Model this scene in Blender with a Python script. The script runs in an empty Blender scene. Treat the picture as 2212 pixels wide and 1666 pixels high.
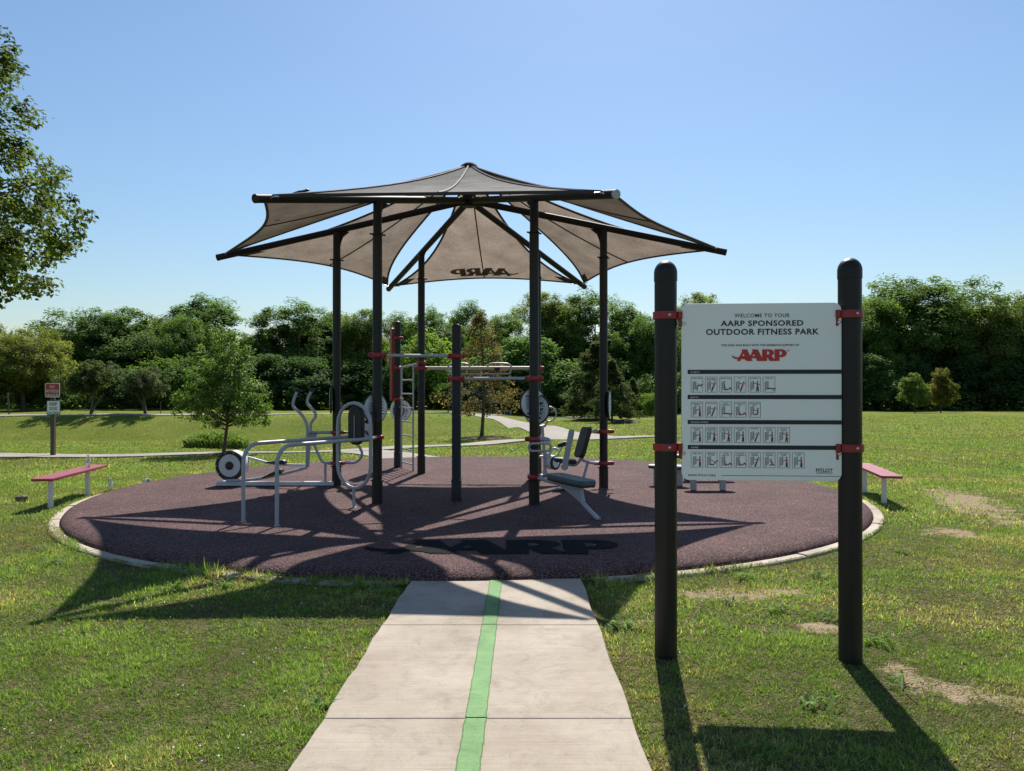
import bpy, bmesh, math, random
import numpy as np
from mathutils import Vector, Matrix

random.seed(7)
RNG = np.random.default_rng(7)
scene = bpy.context.scene
COL = scene.collection
rad = math.radians

# ------------------------------------------------------------------ camera, sky, sun, exposure
CAM_H = 1.6
cam_d = bpy.data.cameras.new("camera")
cam = bpy.data.objects.new("camera", cam_d)
COL.objects.link(cam)
cam.location = (0, 0, CAM_H)
cam.rotation_euler = (rad(90.24), 0, 0)
cam_d.sensor_width = 36.0
cam_d.lens = 36.0 * 1671 / 2212
cam_d.clip_start = 0.05
cam_d.clip_end = 3000
scene.camera = cam

SUN_EL, SUN_AZ = rad(49.0), rad(8.0)          # azimuth measured from +Y towards +X
world = bpy.data.worlds.new("World")
scene.world = world
world.use_nodes = True
wn = world.node_tree
wn.nodes.clear()
sky = wn.nodes.new("ShaderNodeTexSky")
sky.sky_type = 'NISHITA'
sky.sun_disc = False
sky.sun_elevation = SUN_EL
sky.sun_rotation = SUN_AZ
sky.altitude = 500
sky.air_density = 1.5
sky.dust_density = 0.7
sky.ozone_density = 7.0
bg = wn.nodes.new("ShaderNodeBackground")
bg.inputs["Strength"].default_value = 0.0655
wo = wn.nodes.new("ShaderNodeOutputWorld")
wn.links.new(sky.outputs[0], bg.inputs[0])
wn.links.new(bg.outputs[0], wo.inputs[0])

sun_d = bpy.data.lights.new("sun", 'SUN')
sun_d.energy = 4.4
sun_d.angle = rad(0.53)
sun_d.color = (1.0, 0.95, 0.87)
sun = bpy.data.objects.new("sun", sun_d)
COL.objects.link(sun)
S = Vector((math.sin(SUN_AZ) * math.cos(SUN_EL), math.cos(SUN_AZ) * math.cos(SUN_EL), math.sin(SUN_EL)))
sun.rotation_euler = S.to_track_quat('Z', 'Y').to_euler()
sun.location = (5, 30, 40)

scene.view_settings.view_transform = 'Standard'
scene.view_settings.look = 'None'
scene.view_settings.gamma = 1.0
scene.view_settings.exposure = 0.80
scene.view_settings.use_curve_mapping = False
scene.render.engine = 'CYCLES'
scene.cycles.use_denoising = True
scene.cycles.denoiser = 'OPENIMAGEDENOISE'
scene.cycles.denoising_input_passes = 'RGB_ALBEDO_NORMAL'
scene.cycles.denoising_prefilter = 'ACCURATE'
scene.cycles.max_bounces = 6
scene.cycles.diffuse_bounces = 3
scene.cycles.glossy_bounces = 2
scene.cycles.transmission_bounces = 5
scene.cycles.transparent_max_bounces = 6
scene.cycles.caustics_reflective = False
scene.cycles.caustics_refractive = False

# ------------------------------------------------------------------ helpers
def P(u, v, d):
    """point seen at position (u, v) of the survey grid, d metres ahead"""
    return Vector(((u - 1106) / 1671 * d, d, CAM_H + (840 - v) / 1671 * d))

WORLD_LOC = {}
def wloc(o):
    return WORLD_LOC.get(o.name, Vector((0, 0, 0))) if o else Vector((0, 0, 0))

def tag(o, label=None, cat=None, group=None, kind=None):
    if label: o["label"] = label
    if cat: o["category"] = cat
    if group: o["group"] = group
    if kind: o["kind"] = kind
    return o

def thing(name, label, cat, loc=(0, 0, 0), group=None, kind=None):
    o = bpy.data.objects.new(name, None)
    o.empty_display_size = 0.1
    COL.objects.link(o)
    o.location = loc
    WORLD_LOC[o.name] = Vector(loc)
    return tag(o, label, cat, group, kind)

def link_mesh(name, me, mats, parent=None, loc=None):
    """me in parent's local frame (or local to loc)"""
    o = bpy.data.objects.new(name, me)
    COL.objects.link(o)
    for m in (mats if isinstance(mats, (list, tuple)) else [mats]):
        if m is not None: me.materials.append(m)
    if parent:
        o.parent = parent
        WORLD_LOC[o.name] = wloc(parent)
    else:
        o.location = loc or (0, 0, 0)
        WORLD_LOC[o.name] = Vector(loc or (0, 0, 0))
    return o

class MB:
    def __init__(self):
        self.v, self.f, self.m = [], [], []
    def add(self, vs, fs, mi=0):
        b = len(self.v)
        self.v += [tuple(p) for p in vs]
        for f in fs:
            self.f.append([i + b for i in f]); self.m.append(mi)
        return self
    def box(self, c, size, rz=0.0, mi=0, rot=None):
        c = Vector(c); hx, hy, hz = size[0] / 2, size[1] / 2, size[2] / 2
        R = rot if rot is not None else Matrix.Rotation(rz, 3, 'Z')
        b = min(hx, hy, hz) * 0.22
        vs = []
        # chamfered box: 24 vertices
        for sx in (-1, 1):
            for sy in (-1, 1):
                for sz in (-1, 1):
                    vs.append(R @ Vector((sx * hx, sy * (hy - b), sz * (hz - b))) + c)
                    vs.append(R @ Vector((sx * (hx - b), sy * hy, sz * (hz - b))) + c)
                    vs.append(R @ Vector((sx * (hx - b), sy * (hy - b), sz * hz)) + c)
        bm = bmesh.new()
        for p in vs: bm.verts.new(p)
        r = bmesh.ops.convex_hull(bm, input=bm.verts)
        bm.verts.index_update()
        self.add([p.co.copy() for p in bm.verts], [[q.index for q in f.verts] for f in bm.faces], mi)
        bm.free()
        return self
    def tube(self, pts, r, n=10, closed=False, mi=0, caps=True):
        pts = [Vector(p) for p in pts]
        N = len(pts)
        rr = r if isinstance(r, (list, tuple)) else [r] * N
        tang = []
        for i in range(N):
            if closed: t = pts[(i + 1) % N] - pts[i - 1]
            elif i == 0: t = pts[1] - pts[0]
            elif i == N - 1: t = pts[-1] - pts[-2]
            else: t = (pts[i + 1] - pts[i]).normalized() + (pts[i] - pts[i - 1]).normalized()
            tang.append(t.normalized())
        ref = Vector((0, 0, 1)) if abs(tang[0].z) < 0.9 else Vector((1, 0, 0))
        u = (ref - tang[0] * ref.dot(tang[0])).normalized()
        vs, fs = [], []
        for i in range(N):
            if i:
                u = (u - tang[i] * u.dot(tang[i])).normalized()
            w = tang[i].cross(u)
            for k in range(n):
                a = 2 * math.pi * k / n
                vs.append(pts[i] + (u * math.cos(a) + w * math.sin(a)) * rr[i])
        for i in range(N if closed else N - 1):
            j = (i + 1) % N
            for k in range(n):
                l = (k + 1) % n
                fs.append([i * n + k, i * n + l, j * n + l, j * n + k])
        if caps and not closed:
            fs.append(list(range(n))[::-1]); fs.append([(N - 1) * n + k for k in range(n)])
        return self.add(vs, fs, mi)
    def cyl(self, a, b, r, n=16, mi=0):
        return self.tube([a, b], r, n, mi=mi)
    def lathe(self, base, prof, n=20, axis=(0, 0, 1), mi=0):
        """prof: list of (radius, height along axis)"""
        ax = Vector(axis).normalized(); base = Vector(base)
        ref = Vector((1, 0, 0)) if abs(ax.x) < 0.8 else Vector((0, 1, 0))
        u = (ref - ax * ref.dot(ax)).normalized(); w = ax.cross(u)
        vs, fs = [], []
        for (r, h) in prof:
            for k in range(n):
                a = 2 * math.pi * k / n
                vs.append(base + ax * h + (u * math.cos(a) + w * math.sin(a)) * max(r, 1e-4))
        for i in range(len(prof) - 1):
            for k in range(n):
                l = (k + 1) % n
                fs.append([i * n + k, i * n + l, (i + 1) * n + l, (i + 1) * n + k])
        fs.append(list(range(n))[::-1]); fs.append([(len(prof) - 1) * n + k for k in range(n)])
        return self.add(vs, fs, mi)
    def prism(self, poly, thick, frame, mi=0, bev=0.0):
        """poly in 2D, frame=(origin, ex, ey); extruded +-thick/2 along the normal"""
        o, ex, ey = [Vector(q) for q in frame]
        nrm = ex.cross(ey).normalized()
        n = len(poly)
        cx = sum(p[0] for p in poly) / n; cy = sum(p[1] for p in poly) / n
        def ring(s, h):
            out = []
            for p in poly:
                dx, dy = p[0] - cx, p[1] - cy
                L = math.hypot(dx, dy) or 1
                k = max(0, (L - s)) / L
                out.append(o + ex * (cx + dx * k) + ey * (cy + dy * k) + nrm * h)
            return out
        h = thick / 2
        rings = [ring(bev, -h), ring(0, -h + bev), ring(0, h - bev), ring(bev, h)] if bev > 0 else [ring(0, -h), ring(0, h)]
        vs = [p for r_ in rings for p in r_]
        fs = []
        for i in range(len(rings) - 1):
            for k in range(n):
                l = (k + 1) % n
                fs.append([i * n + k, i * n + l, (i + 1) * n + l, (i + 1) * n + k])
        fs.append(list(range(n))[::-1]); fs.append([(len(rings) - 1) * n + k for k in range(n)])
        return self.add(vs, fs, mi)
    def build(self, name, mats, parent=None, smooth=True, loc=None, angle=35):
        off = wloc(parent) if parent else Vector(loc or (0, 0, 0))
        me = bpy.data.meshes.new(name)
        me.from_pydata([(p[0] - off.x, p[1] - off.y, p[2] - off.z) for p in self.v], [], self.f)
        o = link_mesh(name, me, mats, parent, loc)
        me.polygons.foreach_set("material_index", self.m)
        if smooth:
            me.polygons.foreach_set("use_smooth", [True] * len(me.polygons))
            me.set_sharp_from_angle(angle=rad(angle))
        me.update()
        return o

def stadium(w, h, n=8):
    """rounded slot outline, w x h, counter-clockwise"""
    pts = []
    r = min(w, h) / 2
    if w >= h:
        for k in range(n + 1):
            a = -math.pi / 2 + math.pi * k / n
            pts.append((w / 2 - r + r * math.cos(a), r * math.sin(a)))
        for k in range(n + 1):
            a = math.pi / 2 + math.pi * k / n
            pts.append((-w / 2 + r + r * math.cos(a), r * math.sin(a)))
    else:
        return [(-y, x) for x, y in stadium(h, w, n)]
    return pts

def rrect(w, h, r, n=5):
    pts = []
    for (sx, sy, a0) in ((1, -1, -90), (1, 1, 0), (-1, 1, 90), (-1, -1, 180)):
        for k in range(n + 1):
            a = rad(a0 + 90 * k / n)
            pts.append((sx * (w / 2 - r) + r * math.cos(a), sy * (h / 2 - r) + r * math.sin(a)))
    return pts

def smooth_path(pts, sub=4):
    """Catmull-Rom through pts"""
    pts = [Vector(p) for p in pts]
    if len(pts) < 3: return pts
    out = []
    for i in range(len(pts) - 1):
        p0 = pts[max(i - 1, 0)]; p1 = pts[i]; p2 = pts[i + 1]; p3 = pts[min(i + 2, len(pts) - 1)]
        for k in range(sub):
            t = k / sub
            out.append(0.5 * ((2 * p1) + (p2 - p0) * t + (2 * p0 - 5 * p1 + 4 * p2 - p3) * t * t + (3 * p1 - p0 - 3 * p2 + p3) * t ** 3))
    out.append(pts[-1])
    return out

# ------------------------------------------------------------------ materials
def new_mat(name):
    m = bpy.data.materials.new(name)
    m.use_nodes = True
    nt = m.node_tree
    nt.nodes.clear()
    out = nt.nodes.new("ShaderNodeOutputMaterial")
    return m, nt, out

def plain(name, col, rough=0.5, metal=0.0, spec=0.5, var=0.12, scale=6.0, bump=0.0, bscale=200.0, coat=0.0):
    m, nt, out = new_mat(name)
    b = nt.nodes.new("ShaderNodeBsdfPrincipled")
    tc = nt.nodes.new("ShaderNodeTexCoord")
    ns = nt.nodes.new("ShaderNodeTexNoise")
    ns.inputs["Scale"].default_value = scale
    ns.inputs["Detail"].default_value = 6
    nt.links.new(tc.outputs["Object"], ns.inputs["Vector"])
    mr = nt.nodes.new("ShaderNodeMapRange")
    mr.inputs[3].default_value = 1 - var; mr.inputs[4].default_value = 1 + var
    nt.links.new(ns.outputs[0], mr.inputs[0])
    mx = nt.nodes.new("ShaderNodeVectorMath"); mx.operation = 'SCALE'
    mx.inputs[0].default_value = col
    nt.links.new(mr.outputs[0], mx.inputs["Scale"])
    nt.links.new(mx.outputs[0], b.inputs["Base Color"])
    r2 = nt.nodes.new("ShaderNodeMapRange")
    r2.inputs[3].default_value = max(0.02, rough - 0.08); r2.inputs[4].default_value = min(1, rough + 0.1)
    nt.links.new(ns.outputs[0], r2.inputs[0]); nt.links.new(r2.outputs[0], b.inputs["Roughness"])
    b.inputs["Metallic"].default_value = metal
    b.inputs["Specular IOR Level"].default_value = spec
    if coat: b.inputs["Coat Weight"].default_value = coat
    if bump:
        n2 = nt.nodes.new("ShaderNodeTexNoise"); n2.inputs["Scale"].default_value = bscale; n2.inputs["Detail"].default_value = 3
        nt.links.new(tc.outputs["Object"], n2.inputs["Vector"])
        bp = nt.nodes.new("ShaderNodeBump"); bp.inputs["Strength"].default_value = bump; bp.inputs["Distance"].default_value = 0.01
        nt.links.new(n2.outputs[0], bp.inputs["Height"]); nt.links.new(bp.outputs[0], b.inputs["Normal"])
    nt.links.new(b.outputs[0], out.inputs[0])
    return m

M = {}
M['post'] = plain('dark_bronze_powder_coat', (0.013, 0.011, 0.010), 0.45, spec=.35, var=0.25, scale=3, bump=0.05, bscale=400)
M['arm'] = plain('dark_bronze_arm_paint', (0.016, 0.013, 0.012), 0.55, spec=.25, var=0.2, scale=3)
M['red'] = plain('red_clamp_paint', (0.27, 0.016, 0.020), 0.38, var=0.15)
M['redpanel'] = plain('red_panel_plastic', (0.26, 0.014, 0.014), 0.45, var=0.08)
M['grey'] = plain('grey_tube_paint', (0.37, 0.385, 0.41), 0.42, var=0.08, bump=0.03, bscale=300)
M['beige'] = plain('beige_beam_paint', (0.48, 0.44, 0.38), 0.45, var=0.08)
M['lightgrey'] = plain('light_grey_steel', (0.55, 0.56, 0.58), 0.4, var=0.07)
M['rubber'] = plain('black_rubber', (0.012, 0.012, 0.013), 0.55, var=0.2)
M['pad'] = plain('black_pad', (0.009, 0.010, 0.011), 0.5, var=0.2, bump=0.2, bscale=150)
M['steel'] = plain('bolt_steel', (0.5, 0.5, 0.5), 0.3, metal=0.9)
M['board'] = plain('sign_board_plastic', (0.86, 0.90, 0.87), 0.4, var=0.03, scale=2)
M['ink'] = plain('sign_ink_black', (0.012, 0.018, 0.022), 0.55, var=0.05)
M['inkred'] = plain('sign_ink_red', (0.52, 0.03, 0.025), 0.5, var=0.05)
M['inkwhite'] = plain('sign_ink_white', (0.6, 0.62, 0.62), 0.5, var=0.05)
M['disc'] = plain('info_disc_face', (0.72, 0.78, 0.80), 0.4, var=0.03)
M['benchred'] = plain('bench_red_plastic_coat', (0.28, 0.045, 0.06), 0.42, var=0.1, bump=0.1, bscale=120)
M['white'] = plain('white_leg_paint', (0.72, 0.71, 0.68), 0.45, var=0.06)
M['plateredsign'] = plain('park_sign_red', (0.38, 0.04, 0.04), 0.5, var=0.1)
M['platewhite'] = plain('park_sign_white', (0.78, 0.80, 0.78), 0.5, var=0.05)
M['inkblue'] = plain('park_sign_dark_print', (0.03, 0.07, 0.10), 0.5)
M['woodpost'] = plain('weathered_wood_post', (0.10, 0.075, 0.05), 0.85, var=0.35, scale=12)
M['rock'] = plain('brown_rock', (0.16, 0.11, 0.08), 0.95, var=0.4, scale=14, bump=0.6, bscale=30)
M['bird'] = plain('black_bird_feather', (0.012, 0.012, 0.016), 0.45, var=0.2)
M['tablegreen'] = plain('green_picnic_table', (0.03, 0.10, 0.06), 0.5)
M['farconcrete'] = plain('far_concrete', (0.35, 0.35, 0.33), 0.9, var=0.12)
M['carpaint'] = plain('pale_car_paint', (0.55, 0.57, 0.6), 0.25, coat=0.5)
M['carglass'] = plain('dark_car_glass', (0.02, 0.025, 0.03), 0.08)
M['mulch'] = plain('dark_mulch', (0.055, 0.04, 0.028), 1.0, var=0.5, scale=10, bump=0.8, bscale=25)
M['bark'] = plain('tree_bark', (0.085, 0.068, 0.052), 0.95, var=0.35, scale=10, bump=0.6, bscale=30)

def mat_fabric():
    m, nt, out = new_mat('taupe_shade_fabric')
    N = nt.nodes.new; L = nt.links.new
    tc = N("ShaderNodeTexCoord")
    ns = N("ShaderNodeTexNoise"); ns.inputs["Scale"].default_value = 38; ns.inputs["Detail"].default_value = 5
    L(tc.outputs["Object"], ns.inputs["Vector"])
    n2 = N("ShaderNodeTexNoise"); n2.inputs["Scale"].default_value = 3; n2.inputs["Detail"].default_value = 3
    L(tc.outputs["Object"], n2.inputs["Vector"])
    ad = N("ShaderNodeMath"); ad.operation = 'ADD'
    L(ns.outputs[0], ad.inputs[0]); L(n2.outputs[0], ad.inputs[1])
    mr = N("ShaderNodeMapRange"); mr.inputs[1].default_value = 0.6; mr.inputs[2].default_value = 1.4
    mr.inputs[3].default_value = 0.62; mr.inputs[4].default_value = 1.38
    L(ad.outputs[0], mr.inputs[0])
    c1 = N("ShaderNodeVectorMath"); c1.operation = 'SCALE'; c1.inputs[0].default_value = (0.25, 0.238, 0.222)
    L(mr.outputs[0], c1.inputs["Scale"])
    c2 = N("ShaderNodeVectorMath"); c2.operation = 'SCALE'; c2.inputs[0].default_value = (0.212, 0.172, 0.138)
    L(mr.outputs[0], c2.inputs["Scale"])
    d = N("ShaderNodeBsdfPrincipled"); d.inputs["Roughness"].default_value = 0.95
    d.inputs["Specular IOR Level"].default_value = 0.05
    L(c1.outputs[0], d.inputs["Base Color"])
    bp = N("ShaderNodeBump"); bp.inputs["Strength"].default_value = 0.35; bp.inputs["Distance"].default_value = 0.006
    L(ns.outputs[0], bp.inputs["Height"]); L(bp.outputs[0], d.inputs["Normal"])
    t = N("ShaderNodeBsdfTranslucent")
    L(c2.outputs[0], t.inputs[0])
    mx = N("ShaderNodeMixShader")
    lw = N("ShaderNodeLayerWeight"); lw.inputs["Blend"].default_value = 0.5     # thick knit passes less light at a slant
    pw = N("ShaderNodeMath"); pw.operation = 'POWER'; pw.inputs[1].default_value = 3.0
    L(lw.outputs["Facing"], pw.inputs[0])
    fm = N("ShaderNodeMath"); fm.operation = 'MULTIPLY_ADD'; fm.inputs[1].default_value = -0.62; fm.inputs[2].default_value = 0.60; fm.use_clamp = True
    L(pw.outputs[0], fm.inputs[0]); L(fm.outputs[0], mx.inputs[0])
    L(d.outputs[0], mx.inputs[1]); L(t.outputs[0], mx.inputs[2])
    L(mx.outputs[0], out.inputs[0])
    return m
M['fabric'] = mat_fabric()
M['hem'] = plain('dark_fabric_hem', (0.05, 0.04, 0.035), 0.8)
M['seamlight'] = plain('pale_seam_webbing', (0.42, 0.40, 0.37), 0.9, spec=.1)
M['fabricink'] = plain('fabric_print_dark', (0.018, 0.014, 0.012), 0.9, spec=.1)

def mat_mat():
    m, nt, out = new_mat('granular_maroon_rubber')
    N = nt.nodes.new; L = nt.links.new
    tc = N("ShaderNodeTexCoord")
    vo = N("ShaderNodeTexVoronoi"); vo.inputs["Scale"].default_value = 105
    L(tc.outputs["Object"], vo.inputs["Vector"])
    cr = N("ShaderNodeValToRGB")
    e = cr.color_ramp.elements
    e[0].position = 0.0; e[0].color = (0.012, 0.008, 0.008, 1)
    e[1].position = 1.0; e[1].color = (0.21, 0.128, 0.12, 1)
    a = e.new(0.35); a.color = (0.058, 0.030, 0.029, 1)
    b_ = e.new(0.7); b_.color = (0.105, 0.055, 0.052, 1)
    sep = N("ShaderNodeSeparateColor"); L(vo.outputs["Color"], sep.inputs[0])
    L(sep.outputs[0], cr.inputs[0])
    ns = N("ShaderNodeTexNoise"); ns.inputs["Scale"].default_value = 0.9; ns.inputs["Detail"].default_value = 8; ns.inputs["Roughness"].default_value = 0.65
    L(tc.outputs["Object"], ns.inputs["Vector"])
    mr = N("ShaderNodeMapRange"); mr.inputs[1].default_value = 0.3; mr.inputs[2].default_value = 0.7
    mr.inputs[3].default_value = 0.70; mr.inputs[4].default_value = 1.30
    L(ns.outputs[0], mr.inputs[0])
    sc = N("ShaderNodeVectorMath"); sc.operation = 'SCALE'
    L(cr.outputs[0], sc.inputs[0]); L(mr.outputs[0], sc.inputs["Scale"])
    b = N("ShaderNodeBsdfPrincipled"); b.inputs["Roughness"].default_value = 0.85
    b.inputs["Specular IOR Level"].default_value = 0.16
    L(sc.outputs[0], b.inputs["Base Color"])
    bp = N("ShaderNodeBump"); bp.inputs["Strength"].default_value = 0.9; bp.inputs["Distance"].default_value = 0.006
    L(vo.outputs["Distance"], bp.inputs["Height"]); L(bp.outputs[0], b.inputs["Normal"])
    L(b.outputs[0], out.inputs[0])
    return m
M['mat'] = mat_mat()
M['matink'] = plain('black_rubber_granules', (0.007, 0.008, 0.010), 0.9, spec=.08, var=0.6, scale=95, bump=0.7, bscale=95)

def mat_concrete(name, col, rough=0.85, stain=0.30, broom=True, under=None):
    m, nt, out = new_mat(name)
    N = nt.nodes.new; L = nt.links.new
    tc = N("ShaderNodeTexCoord")
    n1 = N("ShaderNodeTexNoise"); n1.inputs["Scale"].default_value = 1.6; n1.inputs["Detail"].default_value = 9; n1.inputs["Roughness"].default_value = 0.68
    L(tc.outputs["Object"], n1.inputs["Vector"])
    mp = N("ShaderNodeMapping"); mp.inputs["Scale"].default_value = (2.0, 150.0, 10.0)
    L(tc.outputs["Object"], mp.inputs["Vector"])
    n2 = N("ShaderNodeTexNoise"); n2.inputs["Scale"].default_value = 1.0; n2.inputs["Detail"].default_value = 4
    L(mp.outputs[0], n2.inputs["Vector"])
    n3 = N("ShaderNodeTexNoise"); n3.inputs["Scale"].default_value = 160; n3.inputs["Detail"].default_value = 2
    L(tc.outputs["Object"], n3.inputs["Vector"])
    n4 = N("ShaderNodeTexNoise"); n4.inputs["Scale"].default_value = 5.5; n4.inputs["Detail"].default_value = 10; n4.inputs["Roughness"].default_value = 0.8; n4.inputs["Distortion"].default_value = 1.2
    L(tc.outputs["Object"], n4.inputs["Vector"])
    st_ = N("ShaderNodeMapRange"); st_.inputs[1].default_value = 0.50; st_.inputs[2].default_value = 0.68; st_.inputs[3].default_value = 1.0; st_.inputs[4].default_value = 0.74
    L(n4.outputs[0], st_.inputs[0])
    vo = N("ShaderNodeTexVoronoi"); vo.inputs["Scale"].default_value = 26; L(tc.outputs["Object"], vo.inputs["Vector"])
    sp_ = N("ShaderNodeMapRange"); sp_.inputs[1].default_value = 0.03; sp_.inputs[2].default_value = 0.09; sp_.inputs[3].default_value = 0.72; sp_.inputs[4].default_value = 1.0
    L(vo.outputs["Distance"], sp_.inputs[0])
    wear = N("ShaderNodeMath"); wear.operation = 'MULTIPLY'; L(st_.outputs[0], wear.inputs[0]); L(sp_.outputs[0], wear.inputs[1])
    cr = N("ShaderNodeValToRGB")
    cr.color_ramp.elements[0].position = 0.28; cr.color_ramp.elements[1].position = 0.72
    k = 1 - stain
    cr.color_ramp.elements[0].color = (col[0] * k, col[1] * k * 0.97, col[2] * k * 0.93, 1)
    cr.color_ramp.elements[1].color = (col[0] * 1.1, col[1] * 1.12, col[2] * 1.15, 1)
    L(n1.outputs[0], cr.inputs[0])
    ma = N("ShaderNodeMath"); ma.operation = 'ADD'; L(n2.outputs[0], ma.inputs[0]); L(n3.outputs[0], ma.inputs[1])
    mr = N("ShaderNodeMapRange"); mr.inputs[1].default_value = 0.6; mr.inputs[2].default_value = 1.4
    mr.inputs[3].default_value = 0.80; mr.inputs[4].default_value = 1.18
    L(ma.outputs[0], mr.inputs[0])
    wm = N("ShaderNodeMath"); wm.operation = 'MULTIPLY'; L(mr.outputs[0], wm.inputs[0]); L(wear.outputs[0], wm.inputs[1])
    col_out = cr.outputs[0]
    if under is not None:
        wn_ = N("ShaderNodeTexNoise"); wn_.inputs["Scale"].default_value = 42; wn_.inputs["Detail"].default_value = 8; wn_.inputs["Roughness"].default_value = 0.75
        L(tc.outputs["Object"], wn_.inputs["Vector"])
        wr_ = N("ShaderNodeMapRange"); wr_.inputs[1].default_value = 0.55; wr_.inputs[2].default_value = 0.72; wr_.inputs[4].default_value = 0.75
        L(wn_.outputs[0], wr_.inputs[0])
        um = N("ShaderNodeMix"); um.data_type = 'RGBA'; um.inputs[7].default_value = (*under, 1)
        L(wr_.outputs[0], um.inputs[0]); L(cr.outputs[0], um.inputs[6]); col_out = um.outputs[2]
    sc = N("ShaderNodeVectorMath"); sc.operation = 'SCALE'; L(col_out, sc.inputs[0]); L(wm.outputs[0], sc.inputs["Scale"])
    b = N("ShaderNodeBsdfPrincipled"); b.inputs["Roughness"].default_value = rough; b.inputs["Specular IOR Level"].default_value = 0.3
    L(sc.outputs[0], b.inputs["Base Color"])
    bp = N("ShaderNodeBump"); bp.inputs["Strength"].default_value = 0.35 if broom else 0.2; bp.inputs["Distance"].default_value = 0.004
    L(ma.outputs[0], bp.inputs["Height"]); L(bp.outputs[0], b.inputs["Normal"])
    L(b.outputs[0], out.inputs[0])
    return m
M['concrete'] = mat_concrete('broomed_concrete', (0.385, 0.324, 0.255))
M['farpath'] = mat_concrete('trail_concrete', (0.30, 0.268, 0.228), broom=False)
M['kerb'] = mat_concrete('kerb_concrete', (0.47, 0.40, 0.31), stain=0.4)
M['green'] = mat_concrete('faded_green_paint', (0.17, 0.31, 0.125), stain=0.22, under=(.33, .29, .23))
M['greenedge'] = mat_concrete('dark_green_paint_edge', (0.10, 0.19, 0.06), stain=0.3)

def mat_ground():
    m, nt, out = new_mat('lawn_soil_and_turf')
    N = nt.nodes.new; L = nt.links.new
    tc = N("ShaderNodeTexCoord")
    at = N("ShaderNodeAttribute"); at.attribute_name = "dirt"
    n1 = N("ShaderNodeTexNoise"); n1.inputs["Scale"].default_value = 0.22; n1.inputs["Detail"].default_value = 8; n1.inputs["Roughness"].default_value = 0.65
    n2 = N("ShaderNodeTexNoise"); n2.inputs["Scale"].default_value = 6.0; n2.inputs["Detail"].default_value = 8; n2.inputs["Roughness"].default_value = 0.75
    n3 = N("ShaderNodeTexNoise"); n3.inputs["Scale"].default_value = 60; n3.inputs["Detail"].default_value = 4
    for n in (n1, n2, n3): L(tc.outputs["Object"], n.inputs["Vector"])
    cr = N("ShaderNodeValToRGB")
    e = cr.color_ramp.elements
    e[0].position = 0.32; e[0].color = (0.080, 0.130, 0.014, 1)
    e[1].position = 0.68; e[1].color = (0.27, 0.255, 0.055, 1)
    a = e.new(0.50); a.color = (0.150, 0.190, 0.022, 1)
    mixn = N("ShaderNodeMath"); mixn.operation = 'MULTIPLY_ADD'; mixn.inputs[1].default_value = 0.45; 
    L(n2.outputs[0], mixn.inputs[0]); 
    m2 = N("ShaderNodeMath"); m2.operation = 'MULTIPLY'; m2.inputs[1].default_value = 0.55; L(n1.outputs[0], m2.inputs[0])
    L(m2.outputs[0], mixn.inputs[2])
    L(mixn.outputs[0], cr.inputs[0])
    mr = N("ShaderNodeMapRange"); mr.inputs[1].default_value = 0.25; mr.inputs[2].default_value = 0.75; mr.inputs[3].default_value = 0.55; mr.inputs[4].default_value = 1.35
    L(n3.outputs[0], mr.inputs[0])
    sc = N("ShaderNodeVectorMath"); sc.operation = 'SCALE'; L(cr.outputs[0], sc.inputs[0]); L(mr.outputs[0], sc.inputs["Scale"])
    # dead thatch and soil seen between the blades
    at2 = N("ShaderNodeAttribute"); at2.attribute_name = "turf"
    ct = N("ShaderNodeValToRGB"); ct.color_ramp.elements[0].position = .3; ct.color_ramp.elements[1].position = .75
    ct.color_ramp.elements[0].color = (0.055, 0.055, 0.020, 1); ct.color_ramp.elements[1].color = (0.22, 0.185, 0.085, 1)
    L(n2.outputs[0], ct.inputs[0])
    tm = N("ShaderNodeMix"); tm.data_type = 'RGBA'
    L(at2.outputs["Fac"], tm.inputs[0]); L(ct.outputs[0], tm.inputs[6]); L(sc.outputs[0], tm.inputs[7])
    # bare soil
    cd = N("ShaderNodeValToRGB")
    cd.color_ramp.elements[0].color = (0.27, 0.18, 0.11, 1); cd.color_ramp.elements[1].color = (0.54, 0.41, 0.27, 1)
    L(n2.outputs[0], cd.inputs[0])
    th = N("ShaderNodeMath"); th.operation = 'ADD'; L(at.outputs["Fac"], th.inputs[0])
    nn = N("ShaderNodeMath"); nn.operation = 'MULTIPLY_ADD'; nn.inputs[1].default_value = 1.8; nn.inputs[2].default_value = -0.95
    L(n2.outputs[0], nn.inputs[0]); L(nn.outputs[0], th.inputs[1])
    ms = N("ShaderNodeMapRange"); ms.inputs[1].default_value = 0.35; ms.inputs[2].default_value = 0.6
    L(th.outputs[0], ms.inputs[0])
    mx = N("ShaderNodeMix"); mx.data_type = 'RGBA'
    L(ms.outputs[0], mx.inputs[0]); L(tm.outputs[2], mx.inputs[6]); L(cd.outputs[0], mx.inputs[7])
    b = N("ShaderNodeBsdfPrincipled"); b.inputs["Roughness"].default_value = 0.95; b.inputs["Specular IOR Level"].default_value = 0.1
    L(mx.outputs[2], b.inputs["Base Color"])
    ha = N("ShaderNodeMath"); ha.operation = 'ADD'; L(n2.outputs[0], ha.inputs[0]); L(n3.outputs[0], ha.inputs[1])
    bp = N("ShaderNodeBump"); bp.inputs["Strength"].default_value = 0.9; bp.inputs["Distance"].default_value = 0.06
    L(ha.outputs[0], bp.inputs["Height"]); L(bp.outputs[0], b.inputs["Normal"])
    L(b.outputs[0], out.inputs[0])
    return m
M['ground'] = mat_ground()

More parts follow.
